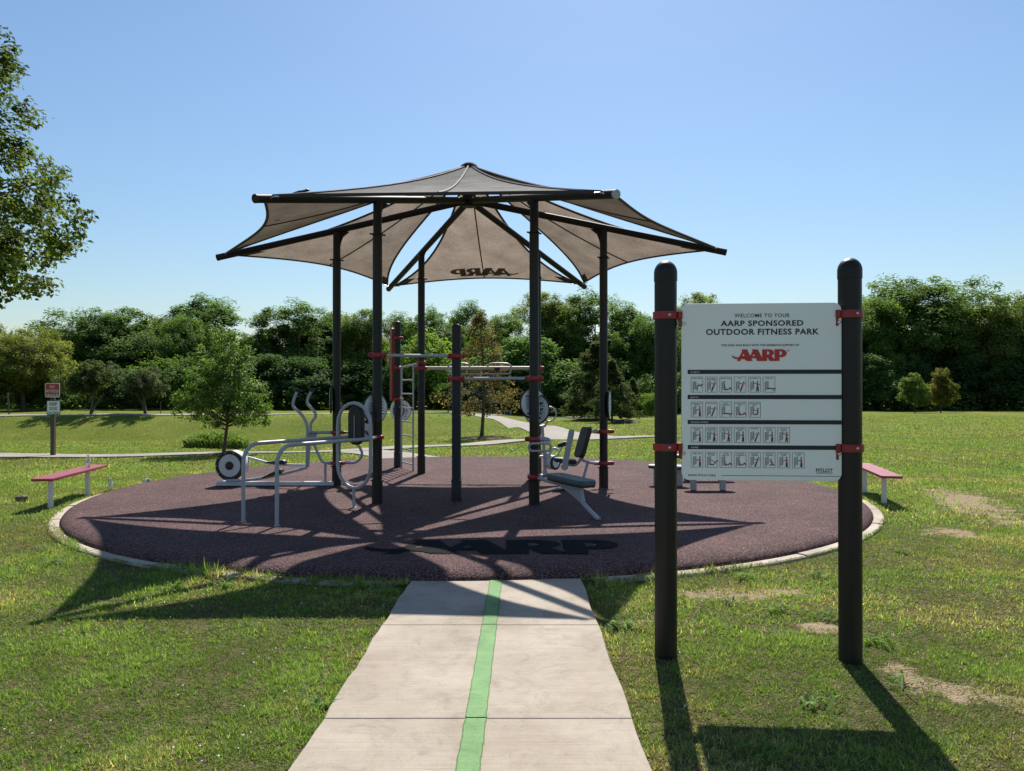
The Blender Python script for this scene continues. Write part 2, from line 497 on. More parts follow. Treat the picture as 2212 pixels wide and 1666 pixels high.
def mat_leaf(name, trans=0.45, rough=0.45, spec=0.3, use_obj=True, tc=(1.5, 1.55, 0.8)):
    m, nt, out = new_mat(name)
    N = nt.nodes.new; L = nt.links.new
    at = N("ShaderNodeAttribute"); at.attribute_name = "col"
    src = at.outputs["Color"]
    if use_obj:
        oi = N("ShaderNodeObjectInfo")
        mm = N("ShaderNodeMix"); mm.data_type = 'RGBA'; mm.blend_type = 'MULTIPLY'; mm.inputs[0].default_value = 1.0
        L(at.outputs["Color"], mm.inputs[6]); L(oi.outputs["Color"], mm.inputs[7])
        src = mm.outputs[2]
    b = N("ShaderNodeBsdfPrincipled"); b.inputs["Roughness"].default_value = rough; b.inputs["Specular IOR Level"].default_value = spec
    L(src, b.inputs["Base Color"])
    sc = N("ShaderNodeVectorMath"); sc.operation = 'MULTIPLY'; sc.inputs[1].default_value = tc
    L(src, sc.inputs[0])
    t = N("ShaderNodeBsdfTranslucent"); L(sc.outputs[0], t.inputs[0])
    mx = N("ShaderNodeMixShader"); mx.inputs[0].default_value = trans
    L(b.outputs[0], mx.inputs[1]); L(t.outputs[0], mx.inputs[2]); L(mx.outputs[0], out.inputs[0])
    return m
M['leaf'] = mat_leaf('tree_leaf', 0.46, rough=.7, spec=.12)
M['leafglossy'] = mat_leaf('glossy_young_leaf', 0.46, rough=0.5, spec=0.18, tc=(1.3, 1.6, .9))
M['grass'] = mat_leaf('grass_blade', 0.42, rough=0.6, spec=0.2, use_obj=False, tc=(1.35, 1.5, .65))
M['clover'] = plain('clover_white', (0.75, 0.75, 0.68), 0.8)

def mat_bottle():
    m, nt, out = new_mat('clear_bottle_plastic')
    b = nt.nodes.new("ShaderNodeBsdfPrincipled")
    b.inputs["Base Color"].default_value = (0.92, 0.95, 0.97, 1)
    b.inputs["Transmission Weight"].default_value = 0.75
    b.inputs["Roughness"].default_value = 0.08
    b.inputs["IOR"].default_value = 1.3
    nt.links.new(b.outputs[0], out.inputs[0])
    return m
M['bottle'] = mat_bottle()

# ------------------------------------------------------------------ terrain
def sstep(a, b, x):
    t = np.clip((np.asarray(x, float) - a) / (b - a), 0, 1)
    return t * t * (3 - 2 * t)

def zg(x, y):
    x = np.asarray(x, float); y = np.asarray(y, float)
    left = np.interp(y, [-50, 13, 21, 34, 45, 51.6, 52.4, 53.2, 58.2, 60, 95, 200, 900], [0, 0, -.17, -.80, -1.48, -1.90, -2.06, -1.8, -.46, -.42, -.75, -2, -4])
    mid = np.interp(y, [-50, 13, 95, 200, 900], [0, 0, -1.6, -2.5, -4])
    right = np.interp(y, [-50, 13, 95, 200, 900], [0, 0, -1.0, -2, -4])
    wl = 1 - sstep(-9, 4, x)
    wr = sstep(12, 26, x)
    z = mid * (1 - wl) * (1 - wr) + left * wl + right * wr * (1 - wl)
    # soft natural unevenness, none near the mat
    w = sstep(7.5, 16, np.hypot(x + .55, y - 11.9)) * sstep(10, 25, y)
    z = z + w * (0.05 * np.sin(x * .31 + 1.3) * np.cos(y * .27) + 0.03 * np.sin(x * .9 + y * .7))
    return z

def G(x, y): return float(zg(x, y))

MC = Vector((-0.55, 11.9, 0)); MR_ = 5.53; KW = 0.12; MZ = 0.10

def vnoise(x, y, s, seed):
    rng = np.random.default_rng(seed); g = rng.random((64, 64))
    fx, fy = x / s + 500, y / s + 500
    ix, iy = np.floor(fx).astype(int), np.floor(fy).astype(int)
    tx, ty = fx - ix, fy - iy; tx = tx * tx * (3 - 2 * tx); ty = ty * ty * (3 - 2 * ty)
    q = lambda a, b: g[a % 64, b % 64]
    return (q(ix, iy) * (1 - tx) + q(ix + 1, iy) * tx) * (1 - ty) + (q(ix, iy + 1) * (1 - tx) + q(ix + 1, iy + 1) * tx) * ty

DIRT = [(2.10, 6.08, .42, .20, 0.1), (1.52, 6.15, .28, .16, 0), (2.02, 5.16, .34, .11, -.1), (2.44, 4.16, .17, .50, .62),
        (6.45, 11.0, .46, 1.7, -.315), (6.35, 9.3, .55, .16, 0), 
        (-0.3, 18.4, .7, .28, 0), (6.6, 24.5, 2.2, .5, 0), (2.7, 3.6, .12, .2, .4), (4.95, 8.6, .25, .3, 0), (-3.1, 5.9, .3, .1, 0)]
def dirt_mask(x, y):
    x = np.asarray(x, float); y = np.asarray(y, float)
    x, y = x + .34 * (vnoise(x, y, .33, 61) - .5) + .14 * (vnoise(x, y, .11, 62) - .5), y + .26 * (vnoise(x, y, .30, 63) - .5) + .12 * (vnoise(x, y, .10, 64) - .5)
    d = np.zeros_like(x)
    for (cx, cy, rx, ry, a) in DIRT:
        dx, dy = x - cx, y - cy
        u = dx * math.cos(a) + dy * math.sin(a); v = -dx * math.sin(a) + dy * math.cos(a)
        q = np.sqrt((u / rx) ** 2 + (v / ry) ** 2)
        d = np.maximum(d, np.clip(1.25 - q * .8, 0, 1))
    return d

def build_ground():
    xs = np.unique(np.concatenate([np.arange(-9, 9.01, .14), -np.geomspace(9, 900, 60), np.geomspace(9, 900, 60)]))
    ys = np.unique(np.concatenate([np.arange(-2, 18, .14), np.arange(18, 60, .8), np.geomspace(60, 900, 40), -np.geomspace(2, 60, 12)]))
    X, Y = np.meshgrid(xs, ys)
    Z = zg(X, Y) - 0.012
    # little hump up to the kerb and sunk under the mat
    r = np.hypot(X - MC.x, Y - MC.y)
    Z = np.where(r < MR_ - .1, Z - 0.1, Z)
    # bed of the front path is sunk
    inp = (X > PATH_L + .12) & (X < PATH_R - .12) & (Y < 6.5)
    Z = np.where(inp, Z - 0.06, Z)
    nv = X.size
    me = bpy.data.meshes.new("ground")
    ny, nx = X.shape
    idx = np.arange(nv).reshape(ny, nx)
    quads = np.stack([idx[:-1, :-1], idx[:-1, 1:], idx[1:, 1:], idx[1:, :-1]], -1).reshape(-1, 4)
    me.vertices.add(nv); me.vertices.foreach_set("co", np.stack([X, Y, Z], -1).astype(np.float32).ravel())
    me.loops.add(quads.size); me.loops.foreach_set("vertex_index", quads.ravel().astype(np.int32))
    me.polygons.add(len(quads)); me.polygons.foreach_set("loop_start", np.arange(0, quads.size, 4, dtype=np.int32))
    me.polygons.foreach_set("use_smooth", np.ones(len(quads), bool))
    me.update(calc_edges=True)
    tf = me.attributes.new("turf", 'FLOAT', 'POINT')
    tf.data.foreach_set("value", sstep(7, 17, np.hypot(X, Y)).astype(np.float32).ravel())
    a = me.attributes.new("dirt", 'FLOAT', 'POINT')
    a.data.foreach_set("value", dirt_mask(X, Y).astype(np.float32).ravel())
    o = link_mesh("ground", me, M['ground'])
    tag(o, "mown park lawn sloping away to the trees with bare soil patches", kind="structure")
    return o

PATH_L, PATH_R = -0.905, 0.585
build_ground()

# --- front path: separate concrete slabs with recessed joints, green stripe on each
def pl(y): return np.interp(y, [-4, 3.24, 6.55], [-1.02, -0.923, -0.835])
def pr(y): return np.interp(y, [-4, 3.24, 6.55], [0.60, 0.580, 0.575])
def stripe_c(y): return np.interp(y, [-4, 3.24, 6.55], [-0.25, -0.182, -0.13])
path = thing("path", "pale concrete path with a green stripe leading to the rubber mat", None, (0, 0, 0), kind="structure")
cuts = [6.46, 5.19, 3.72, 2.25, 0.78, -0.70, -2.2]
PZ = 0.018
for i in range(len(cuts) - 1):
    y1, y0 = cuts[i] - 0.0022, cuts[i + 1] + 0.0022
    mb = MB()
    n = 12
    top, bot = [], []
    ysl = np.linspace(y0, y1, n)
    b = 0.004
    rows = []
    skew = lambda x: 0.0 if i == 0 else 0.0
    for yy in ysl:
        l, r = float(pl(yy)), float(pr(yy))
        jl = 0.006 * math.sin(yy * 7.3) + .004 * math.sin(yy * 19); jr = 0.006 * math.sin(yy * 6.1 + 2)
        l += jl; r += jr
        rows.append([(l, yy, -.09), (l, yy, PZ - b), (l + b, yy, PZ), (r - b, yy, PZ), (r, yy, PZ - b), (r, yy, -.09)])
    # bevel joints at both ends
    def endrow(row, dy):
        return [(p[0], p[1] + dy, p[2] if p[2] < 0 else p[2] - (b if p[2] > PZ - b / 2 else 0)) for p in row]
    rows = [[(p[0], p[1], -.09) for p in rows[0]], endrow(rows[0], 0)] + \
           [[(p[0], p[1] + (b if k == 0 else (-b if k == n - 1 else 0)), p[2]) for p in row] for k, row in enumerate(rows)] + \
           [endrow(rows[-1], 0), [(p[0], p[1], -.09) for p in rows[-1]]]
    vs = [p for row in rows for p in row]
    fs = []
    for k in range(len(rows) - 1):
        for j in range(5):
            a = k * 6 + j
            fs.append([a, a + 1, a + 7, a + 6])
    mb.add(vs, fs)
    slab = mb.build("slab", M['concrete'], path, angle=20)
    # stripe: painted sheet with wavy edges
    mb = MB()
    ysn = np.linspace(y0 + .004, y1 - .004, 110)
    vs, fs, mi = [], [], []
    for yy in ysn:
        c = float(stripe_c(yy)); hw = 0.052
        wl_ = .006 * (float(vnoise(np.array([yy]), np.array([.3]), .07, 71)[0]) - .5) + .004 * (float(vnoise(np.array([yy]), np.array([.3]), .025, 72)[0]) - .5); wr_ = .006 * (float(vnoise(np.array([yy]), np.array([.3]), .06, 73)[0]) - .5) + .004 * (float(vnoise(np.array([yy]), np.array([.3]), .022, 74)[0]) - .5)
        for xx in (c - hw + wl_, c - hw + wl_ + .006, c + hw + wr_ - .006, c + hw + wr_):
            vs.append((xx, yy, PZ + .004))
    for k in range(len(ysn) - 1):
        for j in range(3):
            a = k * 4 + j
            mb_f = [a, a + 1, a + 5, a + 4]
            fs.append((mb_f, 0 if j == 1 else 1))
    b0 = len(mb.v); mb.v += vs
    for f, m_ in fs: mb.f.append(f); mb.m.append(m_)
    mb.build("green_stripe", [M['green'], M['greenedge']], slab, smooth=False)

# --- round rubber mat with rounded edge, kerb ring in pieces
def ring_mesh(prof, n=160, a0=0, a1=2 * math.pi, closed=True, center=MC):
    mb = MB(); vs = []; fs = []
    m = len(prof); N = n if closed else n + 1
    for k in range(N):
        a = a0 + (a1 - a0) * k / n
        for (r, z) in prof:
            vs.append((center.x + r * math.cos(a), center.y + r * math.sin(a), z))
    for k in range(n):
        l = (k + 1) % N
        for j in range(m - 1):
            fs.append([k * m + j, k * m + j + 1, l * m + j + 1, l * m + j])
    mb.add(vs, fs)
    return mb, m, N
prof = [(0.02, MZ), (1, MZ), (2, MZ), (3, MZ), (4, MZ), (4.8, MZ)] + \
       [(MR_ - .30 + .30 * math.sin(t), MZ - .105 + .105 * (math.cos(t) ** 0.7 if math.cos(t) > 1e-6 else 0)) for t in np.linspace(0, math.pi / 2, 9)]
mb, m_, N_ = ring_mesh(prof)
mb.f.append([k * m_ for k in range(N_)]); mb.m.append(0)
matobj = mb.build("rubber_mat", M['mat'], None, loc=(MC.x, MC.y, 0), angle=60)
tag(matobj, "round maroon granulated rubber safety surface under the fitness equipment", kind="structure")

kerb = thing("kerb", "low pale concrete kerb ringing the rubber mat", None, (MC.x, MC.y, 0), kind="structure")
nk = 29
KA0, KA1 = rad(-77.3), rad(265.8)              # the front path butts in the gap
for k in range(nk):
    a0 = KA0 + (KA1 - KA0) * (k + .012) / nk; a1 = KA0 + (KA1 - KA0) * (k + .988) / nk
    dz = random.uniform(-.006, .006)
    prof = [(MR_ + .004, -.08), (MR_ + .004, .012 + dz), (MR_ + .015, .020 + dz), (MR_ + KW - .015, .020 + dz), (MR_ + KW, .01 + dz), (MR_ + KW, -.08)]
    mb, m_, N_ = ring_mesh(prof, 8, a0, a1, False)
    mb.f.append(list(range(m_))[::-1]); mb.m.append(0)
    mb.f.append([8 * m_ + j for j in range(m_)]); mb.m.append(0)
    mb.build("kerb_stone", M['kerb'], kerb, angle=30)

# --- trails further away, following the ground
def strip_path(name, label, pts, width, lift=0.03, n=60):
    pts = smooth_path([Vector((p[0], p[1], 0)) for p in pts], 10)
    ws = width if isinstance(width, (list, tuple)) else [width, width]
    mb = MB(); vs = []; fs = []
    L = len(pts)
    for i, p in enumerate(pts):
        t = (pts[min(i + 1, L - 1)] - pts[max(i - 1, 0)]).normalized()
        nn = Vector((-t.y, t.x, 0))
        w = np.interp(i / (L - 1), np.linspace(0, 1, len(ws)), ws)
        for s in (-1, -.98, -.33, .33, .98, 1):
            q = p + nn * (w / 2 * s)
            vs.append((q.x, q.y, G(q.x, q.y) + (lift if abs(s) < 1 else -.15)))
    for i in range(L - 1):
        for j in range(5):
            a = i * 6 + j
            fs.append([a, a + 6, a + 7, a + 1])
    mb.add(vs, fs)
    o = mb.build(name, M['farpath'], None, angle=30)
    tag(o, label, kind="structure")
    return o
strip_path("trail", "pale concrete trail crossing the lawn behind the mat",
           [(-40, 15.5), (-25, 18.0), (-12.6, 20.2), (-7.8, 21.9), (-4.2, 24.0), (-1.6, 26.5), (.6, 29.0), (3.6, 30.6), (8, 31.5)], [1.7, 1.7, 1.7, 1.7, 1.7, 1.7, 1.5, .6])
strip_path("connecting_path", "short concrete path from the back of the mat to the trail",
           [(-1.55, 17.15), (-2.3, 18.8), (-3.5, 21.0), (-4.9, 23.3)], [1.9, 1.5, 1.4, 1.6], lift=.022)
strip_path("branch_path", "wide concrete path forking from the trail up to the far trail",
           [(2.6, 30.5), (2.2, 36), (1.6, 44), (.2, 56), (-3, 70)], [3.6, 2.3, 2.0, 2.0, 2.6], lift=.034)
strip_path("far_trail", "thin pale trail running along the foot of the woods",
           [(-60, 59.2), (-40, 59.3), (-22, 60.2), (-10, 67), (-2, 74), (4, 79), (12, 82), (20, 84), (25, 86)], 1.8, lift=.05)

# ------------------------------------------------------------------ text and logo outlines (2D meshes)
def text2d(body, size=1.0, spacing=1.0, bold=0.0, align='CENTER'):
    cu = bpy.data.curves.new("t", 'FONT')
    cu.body = body; cu.size = size; cu.space_character = spacing; cu.offset = bold * size
    cu.align_x = align; cu.resolution_u = 3; cu.fill_mode = 'FRONT'
    ob = bpy.data.objects.new("t", cu)
    me = ob.to_mesh()
    vs = [(v.co.x, v.co.y) for v in me.vertices]
    fs = [list(p.vertices) for p in me.polygons]
    ob.to_mesh_clear()
    bpy.data.objects.remove(ob); bpy.data.curves.remove(cu)
    return vs, fs

def fit(vf, x0, x1, y0, y1):
    """scale a 2D mesh into a box"""
    vs, fs = vf
    ax = min(v[0] for v in vs); bx = max(v[0] for v in vs); ay = min(v[1] for v in vs); by = max(v[1] for v in vs)
    return [(x0 + (v[0] - ax) / (bx - ax) * (x1 - x0), y0 + (v[1] - ay) / (by - ay) * (y1 - y0)) + tuple(v[2:]) for v in vs], fs

def fill2d(loops):
    cu = bpy.data.curves.new("c", 'CURVE'); cu.dimensions = '2D'; cu.fill_mode = 'BOTH'
    for lp in loops:
        sp = cu.splines.new('POLY'); sp.points.add(len(lp) - 1)
        for q, p in zip(sp.points, lp): q.co = (p[0], p[1], 0, 1)
        sp.use_cyclic_u = True
    ob = bpy.data.objects.new("c", cu)
    me = ob.to_mesh()
    vs = [(v.co.x, v.co.y) for v in me.vertices]; fs = [list(p.vertices) for p in me.polygons]
    ob.to_mesh_clear(); bpy.data.objects.remove(ob); bpy.data.curves.remove(cu)
    return vs, fs

def arc(cx, cy, rx, ry, a0, a1, n=8):
    return [(cx + rx * math.cos(rad(a0 + (a1 - a0) * k / n)), cy + ry * math.sin(rad(a0 + (a1 - a0) * k / n))) for k in range(n + 1)]

def logo2d():
    """AARP emblem: four heavy letters, a flag-like swash through the first; unit height, 4.5 wide"""
    parts = []
    a1 = [(.78, 1), (1.26, 1), (1.36, .78), (1.72, 0), (1.22, 0), (1.10, .25), (.80, .25), (.70, 0), (.42, 0), (.86, .86)]
    parts.append([a1, [(.86, .44), (1.04, .44), (.97, .66)][::-1]])
    a2 = [(1.62, 1), (2.14, 1), (2.62, 0), (2.08, 0), (1.98, .24), (1.62, .24), (1.53, 0), (1.28, 0), (1.72, .86)]
    parts.append([a2, [(1.70, .42), (1.90, .42), (1.82, .64)][::-1]])
    R = [(2.50, 1)] + [(2.95, 1)] + arc(3.05, .70, .42, .30, 85, -60, 10) + [(3.62, 0), (3.10, 0), (2.90, .36), (2.90, 0), (2.50, 0)]
    Rh = [(2.90, .84)] + arc(2.94, .69, .16, .15, 90, -90, 6) + [(2.90, .54)]
    parts.append([R, Rh[::-1]])
    Pp = [(3.52, 1), (3.98, 1)] + arc(4.06, .66, .46, .34, 88, -88, 12) + [(3.96, .32), (3.92, .32), (3.92, 0), (3.52, 0)]
    Ph = [(3.92, .84)] + arc(3.97, .67, .18, .17, 90, -90, 6) + [(3.92, .50)]
    parts.append([Pp, Ph[::-1]])
    top = [(0.03, .50), (.18, .38), (.36, .32), (.56, .33), (.80, .34), (1.06, .33), (1.26, .22), (1.40, .06)]
    bot = [(1.20, .03), (1.05, .14), (.84, .19), (.58, .18), (.36, .17), (.16, .24), (0.0, .36)]
    parts.append([top + bot])
    VS, FS = [], []
    for p in parts:
        v, f = fill2d(p)
        b = len(VS); VS += [(q[0], q[1], len(FS) and 1 + parts.index(p) or 0) for q in v]; FS += [[i + b for i in q] for q in f]
    return VS, FS
LOGO = logo2d()

def flat_print(name, vf, mapper, mat, parent, flip=False, lift=(0, 0, .0007)):
    vs, fs = vf
    off = wloc(parent)
    me = bpy.data.meshes.new(name)
    pts = [Vector(mapper(v[0], v[1])) - off + Vector(lift) * (v[2] if len(v) > 2 else 0) for v in vs]
    me.from_pydata([tuple(p) for p in pts], [], [f[::-1] for f in fs] if flip else fs)
    return link_mesh(name, me, mat, parent)

# emblem laid into the mat
def mat_map(x, y):
    # letters read from the path; x across 4.5, y up 1
    return (-1.39 + x / 4.5 * 2.40, 7.02 + y * .64, MZ + .004)
lg = flat_print("mat_lettering", LOGO, mat_map, M['matink'], matobj)

# ------------------------------------------------------------------ shade structure
HC = Vector((-0.66, 11.9, 0))
DIRS = {'FL': (-.539, -.8435), 'FR': (.461, -.8885), 'MR': (1.0, -.045), 'BR': (.539, .8435), 'BL': (-.461, .8885), 'ML': (-1.0, .045)}
ORDER = ['FL', 'FR', 'MR', 'BR', 'BL', 'ML']
TIPZ = {'FL': 3.695, 'FR': 3.725, 'MR': 3.67, 'ML': 3.65, 'BL': 3.58, 'BR': 3.60}
TIPR = {'FL': 4.02, 'FR': 3.90, 'MR': 3.90, 'ML': 3.94, 'BL': 3.88, 'BR': 3.86}
HUBZ = 4.50; PR = 2.06; PRAD = 0.0625
def DV(k): return Vector((DIRS[k][0], DIRS[k][1], 0)).normalized()
def arm_z(k, r): return HUBZ + (TIPZ[k] - HUBZ) * r / TIPR[k]
POST = {k: HC + DV(k) * PR for k in ORDER}

def clampset(mb, c, z, dirs, r=PRAD, h=0.075, mi=0, ext=0.075):
    """round clamp collar with lugs pointing along dirs"""
    c = Vector((c.x, c.y, z))
    mb.lathe(c - Vector((0, 0, h / 2)), [(r + .004, 0), (r + .020, .008), (r + .026, h * .3), (r + .026, h * .7), (r + .020, h - .008), (r + .004, h)], 18, mi=mi)
    for d in dirs:
        d = Vector(d).normalized()
        mb.tube([c + d * (r * .8), c + d * (r + ext * .7), c + d * (r + ext)], [h * .46, h * .44, h * .3], 12, mi=mi)

shade = thing("shade_structure", "tall six-post shade structure with taupe fabric sails on dark steel arms", "shade structure", (HC.x, HC.y, MZ))
for k in ORDER:
    p = POST[k]; zt = arm_z(k, PR) - .03
    mb = MB()
    prof = [(PRAD + .008, 0), (PRAD + .008, .30), (PRAD, .31), (PRAD, 1.05), (PRAD + .0015, 1.06), (PRAD + .0015, 1.09), (PRAD, 1.10), (PRAD, zt - MZ - .42), (PRAD - .006, zt - MZ - .415), (PRAD - .006, zt - MZ)]
    mb.lathe((p.x, p.y, MZ - .002), prof, 24)
    post = mb.build("post", M['post'], shade)
    # flange ring with bolts near the top
    mb = MB()
    mb.lathe((p.x, p.y, zt - .44), [(PRAD, 0), (PRAD + .012, .004), (PRAD + .012, .02), (PRAD, .026)], 20)
    for q in range(4):
        a = q * math.pi / 2 + .5
        d = Vector((math.cos(a), math.sin(a), 0))
        mb.cyl(Vector((p.x, p.y, zt - .43)) + d * PRAD, Vector((p.x, p.y, zt - .43)) + d * (PRAD + .045), .011, 8)
    mb.build("top_collar", M['post'], post)
    for (zb) in (.30, 1.18):
        for q in range(4):
            a = q * math.pi / 2 + .3
            d = Vector((math.cos(a), math.sin(a), 0))
            mb = MB()
            c = Vector((p.x, p.y, MZ + zb))
            mb.cyl(c + d * (PRAD - .005), c + d * (PRAD + .028), .009, 8)
            mb.build("bolt", M['post'], post)
    d = DV(k)
    # gusset between post and arm
    mb = MB()
    z1 = arm_z(k, PR)
    o_ = Vector((p.x, p.y, 0)) - d * (PRAD - .01)
    mb.prism([(0, z1 - .26), (0, z1 - .02), (.15, z1 - .02), (.05, z1 - .10), (.02, z1 - .17)], .014, (o_, -d, Vector((0, 0, 1))))
    mb.build("gusset", M['arm'], post, smooth=False)
    # arm
    mb = MB()
    a_ = HC + d * .06; b_ = HC + d * TIPR[k]
    mb.tube([(a_.x, a_.y, arm_z(k, .06)), (b_.x, b_.y, TIPZ[k])], .050, 18)
    arm = mb.build("arm", M['arm'], shade)
    mb = MB()
    e = Vector((b_.x, b_.y, TIPZ[k])); t = (e - Vector((a_.x, a_.y, arm_z(k, .06)))).normalized()
    mb.cyl(e - t * .01, e + t * .012, .052, 18)
    mb.build("end_cap", M['grey'] if k == 'FR' else M['arm'], arm)
    # shackles near the tip
    side = Vector((-d.y, d.x, 0))
    for s in (-1, 1):
        mb = MB()
        q = e - t * .16
        mb.tube([q + side * s * .05, q + side * s * .12 + Vector((0, 0, .01)), q + side * s * .16 - t * .03], .009, 6)
        mb.build("shackle", M['steel'], arm)
mb = MB()
mb.lathe((HC.x, HC.y, HUBZ - .11), [(.04, 0), (.105, .012), (.105, .2), (.075, .22), (.06, .5), (.06, .46)], 18)
mb.build("hub", M['arm'], shade)
mb = MB()
mb.lathe((HC.x, HC.y, 4.935), [(.06, 0), (.150, .02), (.155, .05), (.125, .10), (.07, .135), (.01, .145)], 18)
mb.build("peak_cap", M['fabricink'], shade)

SAILS = {}
def make_sail(ka, kb, nm=22, nt_=14):
    da, db = DV(ka), DV(kb)
    mid = (da + db).normalized()
    lat = (db - da).normalized()
    zp = 4.985
    IA = HC + mid * .12 - lat * .05; IA.z = zp
    IB = HC + mid * .12 + lat * .05; IB.z = zp
    TA = HC + da * (TIPR[ka] - .13); TA.z = TIPZ[ka] + .055
    TB = HC + db * (TIPR[kb] - .13); TB.z = TIPZ[kb] + .055
    TA += lat * .09; TB -= lat * .09
    def edge(I, T, s, inw):
        p = I.lerp(T, s)
        w = 4 * s * (1 - s)
        w2 = w * (0.55 + 0.9 * s)
        return p + inw * (0.25 * w2) - Vector((0, 0, .10 * w))
    na = (lat - da * lat.dot(da)).normalized(); nb = (-lat - db * (-lat).dot(db)).normalized()
    def pt(s, t):
        s2 = s * (1 - (.055 if ka == 'FL' else .105) * (1 - t * t))
        a = edge(IA, TA, s2, na); b = edge(IB, TB, s2, nb)
        q = a.lerp(b, (t + 1) / 2)
        q.z -= .05 * (1 - t * t) * math.sin(math.pi * min(1, s2))
        return q
    return pt

for i in range(6):
    ka, kb = ORDER[i], ORDER[(i + 1) % 6]
    pt = make_sail(ka, kb)
    SAILS[ka + kb] = pt
    mb = MB(); nm, nt_ = 24, 16
    vs = [pt(s / nm, -1 + 2 * t / nt_) for s in range(nm + 1) for t in range(nt_ + 1)]
    fs = []
    for s in range(nm):
        for t in range(nt_):
            a = s * (nt_ + 1) + t
            fs.append([a, a + nt_ + 1, a + nt_ + 2, a + 1])
    mb.add(vs, fs)
    sail = mb.build("sail", M['fabric'], shade, angle=80)
    mb = MB()
    loop = [pt(s / 20, -1) for s in range(21)] + [pt(1, -1 + 2 * t / 20) for t in range(1, 21)] + [pt(1 - s / 20, 1) for s in range(1, 21)]
    mb.tube(loop, .019, 6, closed=True)
    mb.build("hem", M['hem'], sail)
    mb = MB()
    up = .016 if ka + kb == 'FLFR' else -.006
    seam = [pt(s / 20, 0) + Vector((0, 0, up)) for s in range(21)]
    mb.tube(seam, .014 if up > 0 else .012, 5)
    mb.build("seam", M['seamlight'] if up > 0 else M['hem'], sail)
    for tt in (-1, 1):
        # doubled corner patch at each tip
        mb = MB()
        vs = []
        for a in range(4):
            for b in range(4):
                s = 1 - .030 * a
                t = tt * (1 - .032 * b)
                q = pt(s, t); q.z -= .004
                vs.append(q)
        mb.add(vs, [[a * 4 + b, a * 4 + b + 1, a * 4 + b + 5, a * 4 + b + 4] for a in range(3) for b in range(3)])
        mb.build("corner_patch", M['hem'], sail)
    if ka + kb == 'FLFR' or ka + kb == 'MLFL':
        pass
# sail order in ORDER runs FL-FR, FR-MR, MR-BR, BR-BL, BL-ML, ML-FL
ptb = SAILS['BRBL']
back_sail = None
def sail_map(x, y):
    # seen from behind the letters read normally: x grows towards -X (from BR to BL), top towards the peak
    w = 1.46; hgt = .46
    L0 = 3.6
    s = .905 - (y - .5) * hgt / 3.9
    q0 = ptb(s, 0.0)
    # lateral offset -> t
    a = ptb(s, -1); b = ptb(s, 1)
    W = (b - a).length
    X = (x / 4.5 - .5) * w - .02
    t = 2 * X / W
    q = ptb(s * 1.0, t); q.z += .006
    return q
sails = [o for o in shade.children if o.name.startswith("sail")]
back_sail = sails[3]
lg2 = flat_print("lettering", LOGO, sail_map, M['fabricink'], back_sail)
# small pale tag on the left sail
ptl = SAILS['MLFL']
mb = MB()
q = [ptl(.955, .15), ptl(.955, .21), ptl(.925, .21), ptl(.925, .15)]
mb.add([p - Vector((0, 0, .006)) for p in q], [[0, 1, 2, 3]])
mb.build("tag", M['seamlight'], sails[5], smooth=False)

# ------------------------------------------------------------------ free-standing fitness posts
S1 = Vector((-0.747, 10.4, MZ)); S2 = Vector((-2.19, 14.8, MZ))
def dome_post(name, label, x, y, z0, ztop, r, group=None):
    t = thing(name, label, "post", (x, y, z0), group)
    mb = MB()
    H = ztop - z0
    prof = [(r + .007, 0), (r + .007, .28), (r, .29), (r, H - r * 1.0)]
    prof += [(r + .0035, H - r * 1.0), (r + .0035, H - r * .92)]
    prof += [(r * math.cos(a) + .003, H - r * .9 + r * .9 * math.sin(a)) for a in np.linspace(0.05, math.pi / 2 - .02, 8)]
    mb.lathe((x, y, z0 - .002), prof, 28)
    mb.build("shaft", M['post'], t)
    for zb in (.28, 1.15):
        for q in range(4):
            a = q * math.pi / 2 - .9
            d = Vector((math.cos(a), math.sin(a), 0)); c = Vector((x, y, z0 + zb))
            m2 = MB(); m2.cyl(c + d * (r - .005), c + d * (r + .02), .008, 8)
            m2.build("bolt", M['steel'], t)
    return t
dome_post("fitness_post", "short black domed post between the two pull-up bars", S1.x, S1.y, MZ, 2.48, PRAD, "free-standing fitness posts")
dome_post("fitness_post", "black domed post at the back carrying the red panel and ladder", S2.x, S2.y, MZ, 2.90, PRAD, "free-standing fitness posts")

def ptcol(k): return Vector((POST[k].x, POST[k].y, 0))

def bar_between(name, label, a, b, z, r=.021, mat='grey', group=None):
    d = (b - a); d.z = 0; d.normalize()
    t = thing(name, label, "bar", ((a.x + b.x) / 2, (a.y + b.y) / 2, z), group)
    mb = MB()
    mb.cyl((a + d * .10).to_3d().xy.to_3d() + Vector((0, 0, z)), (b - d * .10).xy.to_3d() + Vector((0, 0, z)), r, 14)
    mb.build("tube", M[mat], t)
    for (c, dd) in ((a, d), (b, -d)):
        m2 = MB(); clampset(m2, c, z, [dd, -dd], ext=.06); m2.build("clamp", M['red'], t)
    return t
bar_between("pull_up_bar", "high grey pull-up bar between front shade post and short post", ptcol('FL'), S1, 2.04, group="pull-up bars")
bar_between("pull_up_bar", "lower grey pull-up bar on the other side of the short post", S1, ptcol('FR'), 1.735, group="pull-up bars")
beam = bar_between("trapeze_beam", "beige overhead beam at the back with a sliding loop handle", ptcol('BL'), ptcol('BR'), 1.965, r=.033, mat='beige')
z4 = lambda x, y, d=13.62: P((900 + x / 3.086) * .864, (760 + y / 3.086) * .864, d)
mb = MB()
lp = [z4(848, 495), z4(842, 472), z4(815, 460), z4(720, 460), z4(690, 474), z4(676, 500), z4(690, 528), z4(725, 539), z4(1120, 539), z4(1158, 525), z4(1170, 498), z4(1155, 470), z4(1120, 459), z4(1020, 459), z4(992, 470), z4(984, 493)]
mb.tube(smooth_path(lp, 4), .014, 8)
mb.build("loop_handle", M['grey'], beam)
